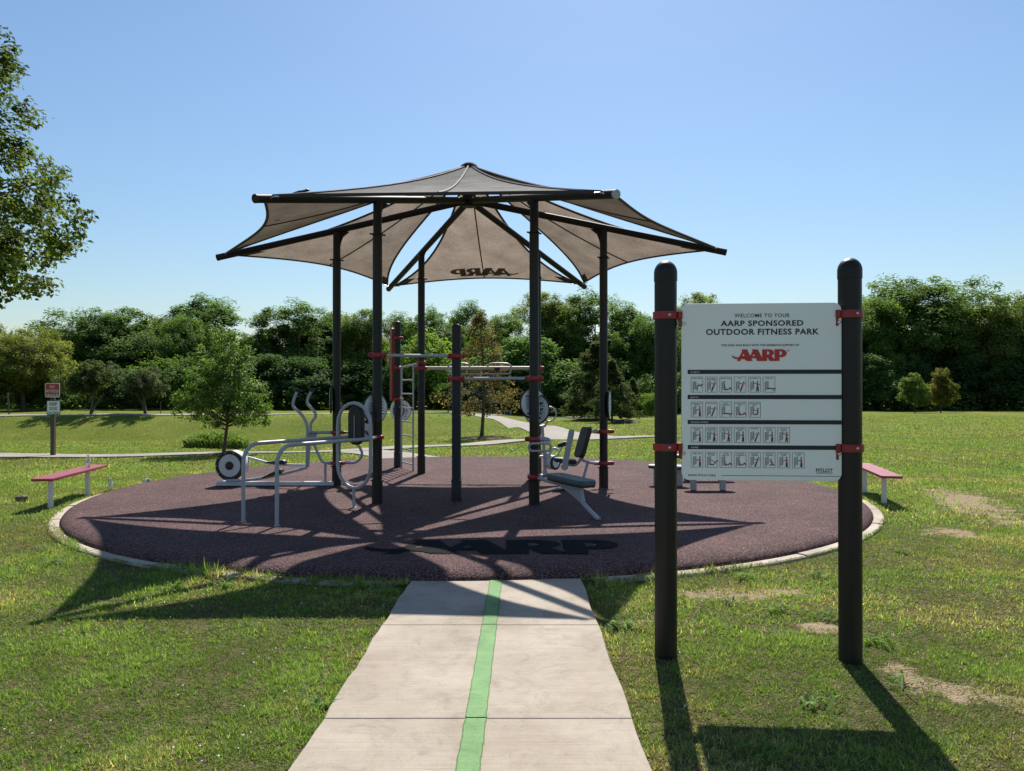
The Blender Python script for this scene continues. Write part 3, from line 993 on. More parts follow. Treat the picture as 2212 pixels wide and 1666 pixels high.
mb = MB(); q = z4(1058, 500); mb.box(q, (.09, .05, .05)); mb.box(q - Vector((0, 0, .04)), (.045, .04, .05)); mb.build("slider", M['rubber'], beam)

# ladder
lad = thing("climbing_ladder", "narrow grey climbing ladder between back posts", "ladder", (-1.92, 14.3, MZ))
bl = ptcol('BL'); s2 = Vector((S2.x, S2.y, 0)); ld = (bl - s2); LL = ld.length; ld.normalize()
r1 = s2 + ld * .22; r2 = s2 + ld * .82
for q in (r1, r2):
    mb = MB(); mb.cyl((q.x, q.y, MZ), (q.x, q.y, 2.03), .0165, 10); mb.build("rail", M['grey'], lad)
for kz in range(8):
    z = .22 + .257 * kz
    if z > 1.95: break
    mb = MB(); mb.cyl((r1.x, r1.y, z), (r2.x, r2.y, z), .014, 8); mb.build("rung", M['grey'], lad)
mb = MB(); mb.cyl(Vector((s2.x, s2.y, 2.0)) + ld * .08, Vector((bl.x, bl.y, 2.05)) - ld * .08, .020, 12); mb.build("top_bar", M['grey'], lad)
mb = MB(); clampset(mb, s2, 2.0, [ld]); mb.build("clamp", M['red'], lad)
mb = MB(); clampset(mb, bl, 2.065, [-ld], h=.06); mb.build("clamp", M['red'], lad)

# red panel
pn = thing("red_panel", "tall narrow red plastic panel clamped to the back post", "panel", (S2.x - .1, S2.y + .05, 1.37))
mb = MB()
ed = Vector((-.30, .95, 0)).normalized()
mb.prism(rrect(.26, 1.40, .07), .045, (Vector((S2.x - .125, S2.y + .10, 2.07)), ed, Vector((0, 0, 1))), bev=.008)
mb.build("panel_board", M['redpanel'], pn)
for z in (2.57, 1.40):
    mb = MB(); clampset(mb, s2, z, [Vector((-.8, .5, 0)), Vector((.8, -.5, 0))], h=.06); mb.build("clamp", M['red'], pn)

# info discs
def info_disc(label, c, zc, ang, side, dist=.05, r=.205, red=False):
    """ang: direction the face looks (deg, 0 = towards the viewer, + = turned right); side: sideways shift along the face"""
    a = rad(ang)
    nrm = Vector((math.sin(a), -math.cos(a), 0)); ex = Vector((math.cos(a), math.sin(a), 0)); ez = Vector((0, 0, 1))
    o = Vector((c.x, c.y, zc)) + ex * side - nrm * (-dist)
    t = thing("info_disc", label, "sign", tuple(o), "round exercise instruction discs")
    circ = [(math.cos(2 * math.pi * k / 32), math.sin(2 * math.pi * k / 32)) for k in range(32)]
    mb = MB(); mb.prism([(x * r, y * r) for x, y in circ], .018, (o, ex, ez), bev=.004); rim = mb.build("rim", M['rubber'], t)
    mb = MB(); o2 = o + nrm * .012
    mb.prism([(x * r * .92, y * r * .92) for x, y in circ], .006, (o2, ex, ez)); mb.build("face", M['disc'], t)
    o3 = o2 + nrm * .0055
    mb = MB()
    def ln(x0, y0, x1, y1, w=.006):
        d = Vector((x1 - x0, y1 - y0)); L = d.length or 1; n = Vector((-d.y, d.x)) / L * w / 2
        q = [(x0 + n.x, y0 + n.y), (x0 - n.x, y0 - n.y), (x1 - n.x, y1 - n.y), (x1 + n.x, y1 + n.y)]
        mb.add([o3 + ex * p[0] + ez * p[1] for p in q], [[0, 1, 2, 3]])
    s = 1 if side >= 0 else -1
    for yo in (.075, -.005):
        x0 = .045
        ln(x0, yo - .03, x0, yo + .04); ln(x0, yo - .03, x0 + .085, yo - .03)
        ln(x0 + .02, yo, x0 + .07, yo + .012, .014); ln(x0 + .045, yo + .01, x0 + .03, yo - .02, .012)
        ln(x0 + .03, yo + .02, x0 + .06, yo - .008, .009)
    for xo in (.055, .09): ln(xo, -.075, xo, -.05, .012)
    for k in range(4): ln(.05, -.105 - .008 * k, .085, -.105 - .008 * k, .005)
    for k in range(7): ln(-.12, .07 - .022 * k, -.045, .07 - .022 * k, .006)
    if red:
        mb2 = MB()
        q = [(-.13, .085), (-.04, .085), (-.04, .102), (-.13, .102)]
        mb2.add([o3 + ex * p[0] + ez * p[1] for p in q], [[0, 1, 2, 3]]); mb2.build("header_print", M['inkred'], t, smooth=False)
    mb.build("pictogram", M['ink'], t, smooth=False)
    return t
info_disc("round white instruction disc on the front post beside the dip bars", ptcol('FL'), 1.34, 48, .03, -.085)
info_disc("round white instruction disc with red header on the post above the loop handle", ptcol('FR'), 1.41, 35, .035, -.085, red=True)
info_disc("second instruction disc just below the red-headed one, turned away", Vector((POST['FR'].x - .02, POST['FR'].y + .1, 0)), 1.33, -32, .0, -.10)
info_disc("small-looking instruction disc under the red panel", Vector((S2.x - .05, S2.y, 0)), 1.20, -42, -.04, -.09)
info_disc("instruction disc on the back post turned towards the ladder", Vector((S2.x + .06, S2.y + .06, 0)), 1.18, 40, .08, -.09)
info_disc("instruction disc seen edge-on on the post behind the chest press", ptcol('MR'), 1.36, 78, .02, -.088 + .17)
info_disc("instruction disc seen edge-on on the post of the elliptical trainer", ptcol('ML'), 1.42, -80, .0, .085)

# ------------------------------------------------------------------ fitness equipment, left side
Z3 = lambda x, y, d: P((500 + x / 3.966) * .864, (920 + y / 3.966) * .864, d)      # survey grids of two detail views
Z7 = lambda x, y, d: P((520 + x / 7.373) * .864, (1080 + y / 7.373) * .864, d)
Z5 = lambda x, y, d: P((1280 + x / 4.273) * .864, (930 + y / 4.273) * .864, d)
TR = .0225
dip = thing("dip_station", "grey parallel dip bars with an oval frame and black back pad", "exercise machine", (-2.3, 9.3, MZ))
zr = .975
def rail(leg, end, extra=None):
    leg = Vector((leg[0], leg[1], 0)); end = Vector((end[0], end[1], 0))
    d = (end - leg).normalized()
    R = .20
    pts = [Vector((leg.x, leg.y, MZ)), Vector((leg.x, leg.y, .5)), Vector((leg.x, leg.y, zr - R))]
    for k in range(1, 7):
        a = math.pi / 2 * k / 6
        pts.append(leg + d * (R - R * math.cos(a)) + Vector((0, 0, zr - R + R * math.sin(a))))
    pts.append(end + Vector((0, 0, zr)))
    if extra: pts.append(Vector((extra[0], extra[1], zr)))
    m_ = MB(); m_.tube(pts, TR, 12); return m_.build("parallel_bar", M['grey'], dip)
rail((-3.03, 8.73), (-2.235, 9.92), (-2.09, 10.14))
rail((-2.57, 8.46), (-1.765, 9.66), (-1.768, 10.03))
lc = Vector((-2.0, 9.79, 0)); lx = Vector((.85, -.52, 0)).normalized()
st = stadium(.555, 1.075, 10)
mb = MB(); mb.tube([lc + lx * p[0] + Vector((0, 0, .882 + p[1])) for p in st], TR, 12, closed=True)
mb.build("oval_frame", M['grey'], dip)
mb = MB(); mb.cyl((lc.x, lc.y, MZ), (lc.x, lc.y, .35), .02, 12); mb.build("leg", M['grey'], dip)
ly = Vector((-lx.y, lx.x, 0))
pc = lc + lx * -.005 + ly * .05 + Vector((0, 0, 1.135))
mb = MB(); mb.prism(stadium(.235, .50, 8), .07, (pc, lx, Vector((0, 0, 1))), bev=.012)
pad = mb.build("back_pad", M['pad'], dip)
mb = MB(); mb.cyl(pc - ly * .040 + Vector((0, 0, .13)), pc - ly * .040 - Vector((0, 0, .17)), .004, 6); mb.build("seam", M['lightgrey'], pad)
mb = MB(); clampset(mb, ptcol('FL'), .965, [Vector((0, -1, 0))], h=.06, ext=.08); mb.build("clamp", M['red'], dip)
# small feet plates where tubes enter the rubber
for (x, y) in ((-3.03, 8.73), (-2.57, 8.46), (lc.x, lc.y)):
    mb = MB(); mb.lathe((x, y, MZ), [(.034, 0), (.034, .004), (.024, .007)], 14); mb.build("foot", M['grey'], dip)

ell = thing("elliptical_trainer", "grey elliptical trainer with drum flywheel, black pedals and swing handles", "exercise machine", (-3.6, 11.95, MZ))
dE = 11.95
fc = P(497, 1006, dE); ax = Vector((.10, 1, 0)).normalized()
mb = MB(); mb.lathe(fc, [(.222, .01), (.226, .03), (.226, .20), (.215, .23), (.05, .235)], 36, axis=ax); drum = mb.build("drum_cover", M['lightgrey'], ell)
mb = MB(); mb.lathe(fc - ax * .012, [(.16, 0), (.232, 0), (.236, .01), (.236, .03), (.224, .035)], 36, axis=ax); mb.build("black_ring", M['rubber'], drum)
mb = MB(); mb.lathe(fc - ax * .018, [(.172, 0), (.174, .008)], 32, axis=ax); mb.build("side_disc", M['lightgrey'], drum)
mb = MB(); mb.lathe(fc - ax * .03, [(.03, -.012), (.064, 0), (.066, .014)], 24, axis=ax); mb.build("hub_cap", M['rubber'], drum)
for k in range(10):
    a = 2 * math.pi * k / 10
    q = fc - ax * .014 + Vector((math.cos(a), 0, math.sin(a))) * .203
    mb = MB(); mb.lathe(q, [(.007, -.006), (.008, .002)], 8, axis=ax); mb.build("bolt", M['steel'], drum)
mb = MB(); b0 = P(470, 1046, dE); b1 = P(722, 1046, dE)
mb.box(((b0.x + b1.x) / 2, dE, .138), (b1.x - b0.x, .09, .062)); mb.build("base_beam", M['lightgrey'], ell)
mb = MB(); mb.box((fc.x + .02, dE + .1, .13), (.42, .34, .045)); mb.build("drum_foot", M['lightgrey'], ell)
mb = MB(); mb.tube(smooth_path([Z7(340, 900, 11.80), Z7(700, 890, 11.80), Z7(1000, 850, 11.80), Z7(1400, 770, 11.80), Z7(1830, 655, 11.80)]), .022, 10); mb.build("pedal_arm", M['grey'], ell)
mb = MB(); mb.tube(smooth_path([Z7(560, 440, 12.15), Z7(720, 465, 12.15), Z7(1120, 575, 12.15), Z7(1350, 605, 12.15), Z7(1860, 615, 12.15)]), .022, 10); mb.build("pedal_arm", M['lightgrey'], ell)
def pedal(c, tilt, w=.30):
    ex = Vector((math.cos(tilt), 0, math.sin(tilt))); ez = Vector((-math.sin(tilt), 0, math.cos(tilt)))
    mb = MB(); mb.prism([(-w * .55, -.008), (w * .5, -.008), (w * .5, .05), (w * .38, .065), (w * .05, .045), (-w * .3, .02), (-w * .55, .008)], .14, (c, ex, ez), bev=.006)
    return mb.build("pedal", M['rubber'], ell)
pedal(Z7(1260, 575, 12.10), -.08); pedal(Z7(1210, 790, 11.82), .24)
H1 = [(1060, 985), (1063, 800), (1066, 640), (1055, 545), (1000, 455), (935, 395), (924, 345), (945, 280), (965, 225)]
H2 = [(1068, 985), (1082, 800), (1096, 640), (1103, 545), (1147, 482), (1132, 430), (1075, 368), (1066, 320), (1085, 270), (1110, 225)]
for H, d in ((H1, 11.80), (H2, 12.12)):
    mb = MB(); pts = smooth_path([Z3(x, y, d) for x, y in H], 4); mb.tube(pts, .0235, 10); h_ = mb.build("swing_handle", M['grey'], ell)
    e = pts[-1]; mb = MB(); mb.lathe(e - Vector((0, 0, .018)), [(.026, 0), (.044, .008), (.048, .024), (.040, .04), (.015, .046)], 14); mb.build("grip_cap", M['rubber'], h_)
mb = MB(); mb.cyl(Z3(1062, 640, 11.95), Z3(1300, 640, 11.98), .024, 12); mb.cyl(Z3(1075, 640, 11.72), Z3(1075, 640, 12.2), .024, 12); mb.build("pivot_bar", M['grey'], ell)
mb = MB(); q = [Z3(1068, 655, 11.95), Z3(1160, 655, 11.95), Z3(1130, 770, 11.95), Z3(1075, 770, 11.95)]
mb.prism([(p.x, p.z) for p in q], .05, (Vector((0, 11.95, 0)), Vector((1, 0, 0)), Vector((0, 0, 1)))); mb.build("pivot_plate", M['grey'], ell)
mb = MB(); mb.tube(smooth_path([Z3(1105, 690, 11.95), Z3(1150, 800, 11.95), Z3(1190, 895, 11.95), Z3(1225, 938, 11.95), Z3(1300, 945, 11.97)]), .020, 10); mb.build("brace", M['grey'], ell)
mb = MB(); mb.cyl(Z3(1243, 945, 11.95), Vector((Z3(1243, 945, 11.95).x, 11.95, .15)), .02, 10); mb.build("upright", M['grey'], ell)
for yy in (640, 945):
    mb = MB(); z = Z3(1320, yy, 11.98).z; clampset(mb, ptcol('ML'), z, [Vector((-1, 0, 0)), Vector((1, -.2, 0))], h=.062); mb.build("clamp", M['red'], ell)

hc = thing("hand_cycle", "small drum hand cycle behind the oval frame", "exercise machine", (-2.3, 12.0, MZ))
mb = MB(); c = Z3(1640, 625, 12.05); ax2 = Vector((-.25, 1, 0)).normalized()
mb.lathe(c, [(.16, 0), (.165, .01), (.165, .14), (.15, .16), (.04, .165)], 28, axis=ax2); dr = mb.build("drum_cover", M['lightgrey'], hc)
mb = MB(); mb.lathe(c - ax2 * .01, [(.11, 0), (.168, 0), (.172, .012), (.165, .03)], 28, axis=ax2); mb.build("black_ring", M['rubber'], dr)
mb = MB(); mb.lathe(c - ax2 * .014, [(.118, 0), (.12, .006)], 24, axis=ax2); mb.build("side_disc", M['lightgrey'], dr)
mb = MB(); mb.tube([c - ax2 * .03, c - ax2 * .04 + Vector((.07, 0, -.09)), c - ax2 * .12 + Vector((.07, 0, -.09))], .014, 8); mb.build("crank", M['rubber'], hc)
mb = MB(); mb.tube(smooth_path([Z3(1385, 942, 12.0), Z3(1440, 942, 12.0), Z3(1530, 938, 12.0), Z3(1585, 905, 12.0), Z3(1607, 850, 12.0), Z3(1590, 800, 12.0), Z3(1555, 745, 12.0), Z3(1560, 690, 12.0), Z3(1620, 650, 12.08)]), .021, 10); mb.build("support_tube", M['grey'], hc)
mb = MB(); mb.cyl(Z3(1360, 640, 12.0), Z3(1620, 640, 12.1), .02, 10); mb.build("upper_stub", M['grey'], hc)
mb = MB(); mb.cyl(Z3(1385, 942, 12.0), Z3(1415, 942, 12.0), .03, 12); mb.cyl(Z3(1395, 640, 12.0), Z3(1425, 640, 12.0), .028, 12); mb.build("sleeve", M['rubber'], hc)

# ------------------------------------------------------------------ fitness equipment, right side
FRp = ptcol('FR')
sb = thing("sit_up_bench", "slate padded sit-up bench on a bent grey leg clamped to the front post", "exercise machine", (.72, 9.35, MZ))
bd = Vector((.506, -.862, 0)); bn = Vector((.862, .506, 0))
A = FRp + bd * .07 + Vector((0, 0, .455))
def bpnt(s, z): return FRp + bd * s + Vector((0, 0, z))
mb = MB(); mb.tube(smooth_path([A, bpnt(.35, .435), bpnt(.62, .42), bpnt(.85, .36), bpnt(1.05, .27), bpnt(1.22, .18), bpnt(1.40, MZ)], 4), .026, 12); mb.build("leg_tube", M['grey'], sb)
mb = MB(); pc = bpnt(.84, .505)
outl = [(-.39, -.10), (-.30, -.125), (.1, -.135), (.33, -.12), (.39, -.08), (.39, .08), (.33, .12), (.1, .135), (-.30, .125), (-.39, .10)]
tl = Vector((bd.x, bd.y, -.03)).normalized()
mb.prism(outl, .062, (pc, tl, bn), bev=.012); mb.build("seat_pad", plain('slate_pad', (0.075, 0.10, 0.105), .6, var=.15, bump=.15, bscale=120), sb)
mb = MB(); mb.prism([(o[0] * .97, o[1] * .97) for o in outl], .022, (pc - Vector((0, 0, .038)), tl, bn)); mb.build("pad_tray", M['rubber'], sb)
mb = MB(); q = [(.62, .41), (.62, .46), (1.05, .46), (1.07, .36), (1.10, .27), (1.02, .28)]
mb.prism(q, .05, (Vector((FRp.x, FRp.y, 0)), bd, Vector((0, 0, 1)))); mb.build("gusset", M['grey'], sb, smooth=False)
mb = MB(); clampset(mb, FRp, .455, [bd, -bd], h=.07); mb.build("clamp", M['red'], sb)

lh = thing("loop_grip", "small grey oval grip clamped to the front post", "handle", (.35, 9.95, .85))
z0 = .855
c = Vector((.355, 9.86, z0)); ex = Vector((1, .10, 0)).normalized(); ez = Vector((0, -.25, 1)).normalized()
mb = MB(); mb.tube([c + ex * p[0] + ez * p[1] for p in stadium(.285, .10, 8)], .015, 10, closed=True); mb.build("oval_tube", M['grey'], lh)
mb = MB(); mb.tube(smooth_path([FRp + Vector((.06, -.02, .95)), FRp + Vector((.15, -.04, .945)), FRp + Vector((.20, -.10, .93)), c + ex * .09 + ez * .05]), [.024, .03, .03, .03, .03, .028, .025, .022, .02, .018, .017, .016, .015], 10); mb.build("elbow", M['grey'], lh)
mb = MB(); clampset(mb, FRp, .945, [Vector((1, -.1, 0)), Vector((-1, .1, 0))], h=.072, ext=.06); mb.build("clamp", M['red'], lh)

MRp = ptcol('MR')
cp = thing("chest_press", "seated chest press machine with tilted black backrest and grey lever", "exercise machine", (.95, 11.7, MZ))
d = 11.7
mb = MB()
t0, t1 = Z5(803, 590, d), Z5(712, 915, d)
up = (t0 - t1).normalized(); cc = (t0 + t1) / 2; out_ = Vector((.55, .83, 0)); out_ = out_.normalized()
wd = Vector((-.35, .94, 0)).normalized()
nb = up.cross(wd).normalized()
mb.prism(rrect(.26, (t0 - t1).length, .06), .07, (cc, wd, up), bev=.012); mb.build("backrest", M['pad'], cp)
fr = .022
mb = MB(); off = Vector((.055, 0, -.01)); mb.tube(smooth_path([t0 + off + up * .02, cc + off, t1 + off, Z5(735, 935, d), Z5(690, 985, d), Z5(640, 994, d), Z5(520, 968, d)], 4), .024, 10); mb.build("seat_frame", M['grey'], cp)
mb = MB(); sc_ = Z5(565, 945, d); mb.prism(rrect(.34, .30, .06), .06, (sc_, Vector((.97, 0, -.13)).normalized(), Vector((0, 1, 0))), bev=.012); mb.build("seat", M['pad'], cp)
mb = MB(); a, b = Z5(636, 640, 11.45), Z5(562, 1010, 11.45)
upl = (a - b).normalized(); rt = Vector((upl.z, 0, -upl.x))
mb.prism(stadium(.085, (a - b).length + .08, 6), .05, ((a + b) / 2, rt, upl), bev=.008); mb.build("lever", M['grey'], cp)
mb = MB(); mb.lathe(b - Vector((0, .04, 0)), [(.05, 0), (.055, .01), (.055, .07), (.05, .08)], 18, axis=(0, 1, 0)); mb.box((b.x, 11.45, .19), (.10, .06, .20)); mb.build("pivot_base", M['grey'], cp)
mb = MB(); mb.box((b.x + .02, 11.45, MZ + .012), (.30, .2, .02)); mb.build("foot_plate", M['rubber'], cp)
zc1, zc2 = .95, .465
mb = MB(); mb.cyl(Z5(820, 638, d), MRp + Vector((-.06, 0, zc1)), .02, 10); mb.build("upper_strut", M['grey'], cp)
mb = MB(); mb.tube(smooth_path([Z5(735, 935, d), Z5(830, 968, d), MRp + Vector((-.06, 0, zc2))]), .021, 10); mb.build("lower_strut", M['grey'], cp)
lg_ = Z5(810, 970, d); mb = MB(); mb.cyl(lg_, (lg_.x - .11, d, MZ), .021, 10); mb.build("leg", M['grey'], cp)
for z in (zc1, zc2):
    mb = MB(); clampset(mb, MRp, z, [Vector((-1, 0, 0)), Vector((1, -.05, 0))], h=.07, ext=.10); mb.build("clamp", M['red'], cp)

BRp = ptcol('BR')
bk = thing("exercise_bike", "low exercise bike with white drum and upright post carrying a ring", "exercise machine", (.75, 13.4, MZ))
d = 13.45
mb = MB(); c = Z5(400, 450, d)
mb.tube([c + Vector((math.cos(a) * .118, math.sin(a) * .05 * 0, math.sin(a) * .125)) for a in np.linspace(0, 2 * math.pi, 25)[:-1]], .014, 8, closed=True); mb.build("ring", M['grey'], bk)
mb = MB(); mb.tube(smooth_path([c + Vector((-.03, 0, -.125)), Z5(372, 545, d), Z5(345, 578, d), Z5(295, 580, d)]), .018, 8); mb.build("ring_stem", M['grey'], bk)
mb = MB(); mb.tube([Z5(322, 585, d), Z5(335, 740, d), Z5(348, 860, d), Z5(352, 1045, d)], [.03, .024, .028, .026], 12); mb.build("upright", M['grey'], bk)
mb = MB(); f_ = Z5(352, 1045, d); mb.lathe((f_.x, d, MZ), [(.10, 0), (.10, .012), (.045, .03), (.03, .10)], 16); mb.build("foot", M['grey'], bk)
mb = MB(); mb.tube(smooth_path([Z5(285, 905, d), Z5(350, 905, d), Z5(430, 905, d)]), .022, 10); mb.tube(smooth_path([Z5(350, 860, d), Z5(400, 890, d), Z5(410, 850, d), Z5(450, 818, d), Z5(495, 835, d)]), .024, 10); mb.build("frame_tube", M['lightgrey'], bk)
c = Z5(465, 968, d); ax3 = Vector((-.75, .66, 0)).normalized()
mb = MB(); mb.lathe(c, [(.12, 0), (.125, .01), (.125, .16), (.11, .18), (.03, .185)], 26, axis=ax3); dr = mb.build("drum_cover", M['lightgrey'], bk)
mb = MB(); mb.lathe(c - ax3 * .012, [(.085, 0), (.128, 0), (.132, .012), (.126, .03)], 26, axis=ax3); mb.build("black_ring", M['rubber'], dr)
mb = MB(); mb.lathe(c - ax3 * .016, [(.088, 0), (.09, .006)], 20, axis=ax3); mb.build("side_disc", M['disc'], dr)
mb = MB(); pdl = Z5(548, 780, d - .1); mb.prism([(-.10, -.03), (.09, -.02), (.11, .05), (.02, .06), (-.10, .03)], .10, (pdl, Vector((1, 0, .15)).normalized(), Vector((-.15, 0, 1)).normalized()), bev=.008); mb.build("pedal", M['rubber'], bk)
mb = MB(); mb.tube([pdl, Z5(500, 870, d - .08), c - ax3 * .03], .014, 8); mb.build("crank", M['lightgrey'], bk)
for yy in (580, 860):
    mb = MB(); z = Z5(290, yy, d).z; clampset(mb, BRp, z, [Vector((1, -.2, 0))], h=.06, ext=.09); mb.build("clamp", M['red'], bk)

def step_plank(label, c, L, z, rz, w=.26):
    t = thing("step_plank", label, "step", (c[0], c[1], MZ), "balance step planks")
    ex = Vector((math.cos(rz), math.sin(rz), 0)); ey = Vector((-math.sin(rz), math.cos(rz), 0))
    o = Vector((c[0], c[1], z))
    mb = MB(); mb.prism(stadium(L, w, 8), .03, (o - Vector((0, 0, .020)), ex, ey), bev=.006); mb.build("plank_body", M['rubber'], t)
    mb = MB(); mb.prism(stadium(L - .01, w - .01, 8), .02, (o + Vector((0, 0, .006)), ex, ey), bev=.006); mb.build("deck", M['lightgrey'], t)
    for s in (-1, 1):
        q = o + ex * s * (L * .29)
        mb = MB(); mb.box((q.x, q.y, (MZ + z - .03) / 2), (.085, .055, z - .03 - MZ), rz); mb.build("leg", M['grey'], t)
    return t
step_plank("grey-topped step plank peeking out beside the sign's near post", (2.42, 12.0), .62, .40, -.35)
step_plank("step plank behind the welcome board, farthest of the three", (3.15, 12.75), .95, .50, 0.0)
step_plank("step plank whose two legs show under the welcome board", (2.90, 11.45), .75, .36, 0.02)

# ------------------------------------------------------------------ welcome sign
def sgx(x): return (x - 278) / 1086.0
def sgy(y): return (y - 352) / 1230.0
LP = Vector((P(1438, 840, 4.66).x, 4.66, 0)); RP = Vector((P(1836, 840, 4.58).x, 4.58, 0))
SR = .0665
wp = thing("welcome_sign", "white fitness park welcome board clamped between two thick black posts", "sign", ((LP.x + RP.x) / 2, 4.62, 0))
for p, zt in ((LP, 2.372), (RP, 2.375)):
    mb = MB()
    H = zt + .03
    prof = [(SR, 0), (SR, H - .125), (SR + .003, H - .123), (SR + .003, H - .075)]
    prof += [((SR + .003) * math.cos(a), H - .075 + .075 * math.sin(a)) for a in np.linspace(.1, math.pi / 2 - .02, 8)]
    mb.lathe((p.x, p.y, -.03), prof, 32)
    mb.build("post", M['post'], wp)
bx = (RP - LP).normalized()
bnrm = Vector((bx.y, -bx.x, 0))         # towards the viewer
BL0 = P(1470, 655, 4.66); BL0.y = 4.66 - .03
BW = .930; BH = 1.052
BO = Vector((LP.x, LP.y, 0)) + bx * (SR + .022) + bnrm * .035
BO.z = 2.108
def bmap(u, v, off=0.0):
    return BO + bx * (u * BW) - Vector((0, 0, v * BH)) + bnrm * off
mb = MB()
mb.prism([(p[0] + BW / 2, p[1] - BH / 2) for p in rrect(BW, BH, .045, 6)], .014, (BO - bnrm * .007, bx, Vector((0, 0, 1))), bev=.002)
board = mb.build("board", M['board'], wp)
def bprint(name, vf, mat, off=.0016):
    return flat_print(name, vf, lambda x, y: bmap(x, y, off), mat, board, lift=bnrm * .0003)
def txt(body, x0, x1, y0, y1, mat='ink', bold=.012, spacing=1.1, off=.0016):
    vf = text2d(body, 1.0, spacing, bold)
    vf = fit(vf, sgx(x0), sgx(x1), sgy(y1), sgy(y0))
    return bprint("lettering", vf, M[mat], off)
def rect(x0, y0, x1, y1): return [(sgx(x0), sgy(y0)), (sgx(x1), sgy(y0)), (sgx(x1), sgy(y1)), (sgx(x0), sgy(y1))]
txt("WELCOME TO YOUR", 641, 1016, 425, 451, bold=.006)
txt("AARP SPONSORED", 548, 1108, 472, 511, bold=.026)
txt("OUTDOOR FITNESS PARK", 447, 1212, 530, 572, bold=.026)
txt("THIS PARK WAS BUILT WITH THE GENEROUS SUPPORT OF", 549, 1078, 637, 651, bold=.02)
bprint("emblem", fit(LOGO, sgx(624), sgx(995), sgy(754), sgy(673)), M['inkred'])
vf = fill2d([arc(1005, 681, 7, 7, 0, 345, 16), arc(1005, 681, 5.6, 5.6, 0, 345, 16)[::-1]])
bprint("registered_mark", ([(sgx(a), sgy(b)) for a, b in vf[0]], vf[1]), M['inkred'])
txt("R", 1002, 1008, 677, 686, 'inkred')
for (body, y0, x1) in (("CHEST", 814, 404), ("BACK", 989, 394), ("SHOULDERS", 1163, 462), ("ARMS", 1338, 394)):
    bprint("section_bar", (rect(321, y0, 1362, y0 + 29), [[0, 1, 2, 3]]), M['ink'])
    txt(body, 341, x1, y0 + 10, y0 + 22, 'inkwhite', .02, 1.3, .0032)
txt("WWW.FITLOT.ORG", 321, 511, 1542, 1555, bold=.03, spacing=1.2)
bprint("rule_line", (rect(550, 1547, 1362, 1550), [[0, 1, 2, 3]]), M['ink'])
txt("FITLOT", 1191, 1303, 1495, 1519, bold=.02, spacing=1.0)
txt("OUTDOOR FITNESS PARKS", 1191, 1303, 1525, 1532, bold=.0)
bprint("rule_line", (rect(1191, 1521.5, 1303, 1522.8), [[0, 1, 2, 3]]), M['ink'])

POSES = {
    'stand': [[(60, 45, 60, 75, 9, 1), (58, 72, 57, 104, 7, 0), (63, 72, 63, 104, 7, 0), (60, 52, 36, 62, 4, 0)], (60, 36)],
    'reach': [[(60, 45, 60, 75, 9, 1), (58, 72, 54, 104, 7, 0), (63, 72, 66, 104, 7, 0), (60, 50, 32, 44, 4, 0), (60, 50, 76, 56, 4, 0)], (60, 36)],
    'lean': [[(62, 48, 54, 72, 9, 1), (54, 70, 42, 104, 9, 0), (62, 50, 38, 48, 4, 0), (64, 50, 78, 50, 3, 0)], (65, 39)],
    'lie': [[(42, 92, 60, 90, 8, 1), (60, 90, 70, 76, 6, 0), (70, 76, 80, 94, 6, 0), (44, 90, 34, 70, 3, 0), (34, 70, 28, 56, 2, 0)], (36, 92)],
    'sit': [[(62, 56, 60, 88, 9, 1), (60, 90, 34, 90, 7, 0), (62, 62, 34, 56, 4, 0)], (63, 48)],
    'plank': [[(28, 82, 62, 84, 7, 0), (62, 84, 78, 88, 7, 1), (70, 88, 68, 102, 4, 0)], (80, 84)],
    'press': [[(44, 66, 66, 58, 8, 1), (42, 68, 42, 100, 6, 0), (64, 58, 72, 74, 4, 0), (46, 60, 52, 46, 3, 0)], (74, 56)],
    'curl': [[(60, 84, 72, 68, 8, 1), (30, 90, 60, 90, 7, 0), (66, 74, 34, 52, 3, 0)], (78, 62)],
    'squat': [[(54, 60, 60, 82, 10, 1), (60, 84, 74, 92, 9, 1), (44, 92, 60, 88, 7, 0), (52, 64, 40, 60, 4, 0)], (52, 50)],
}
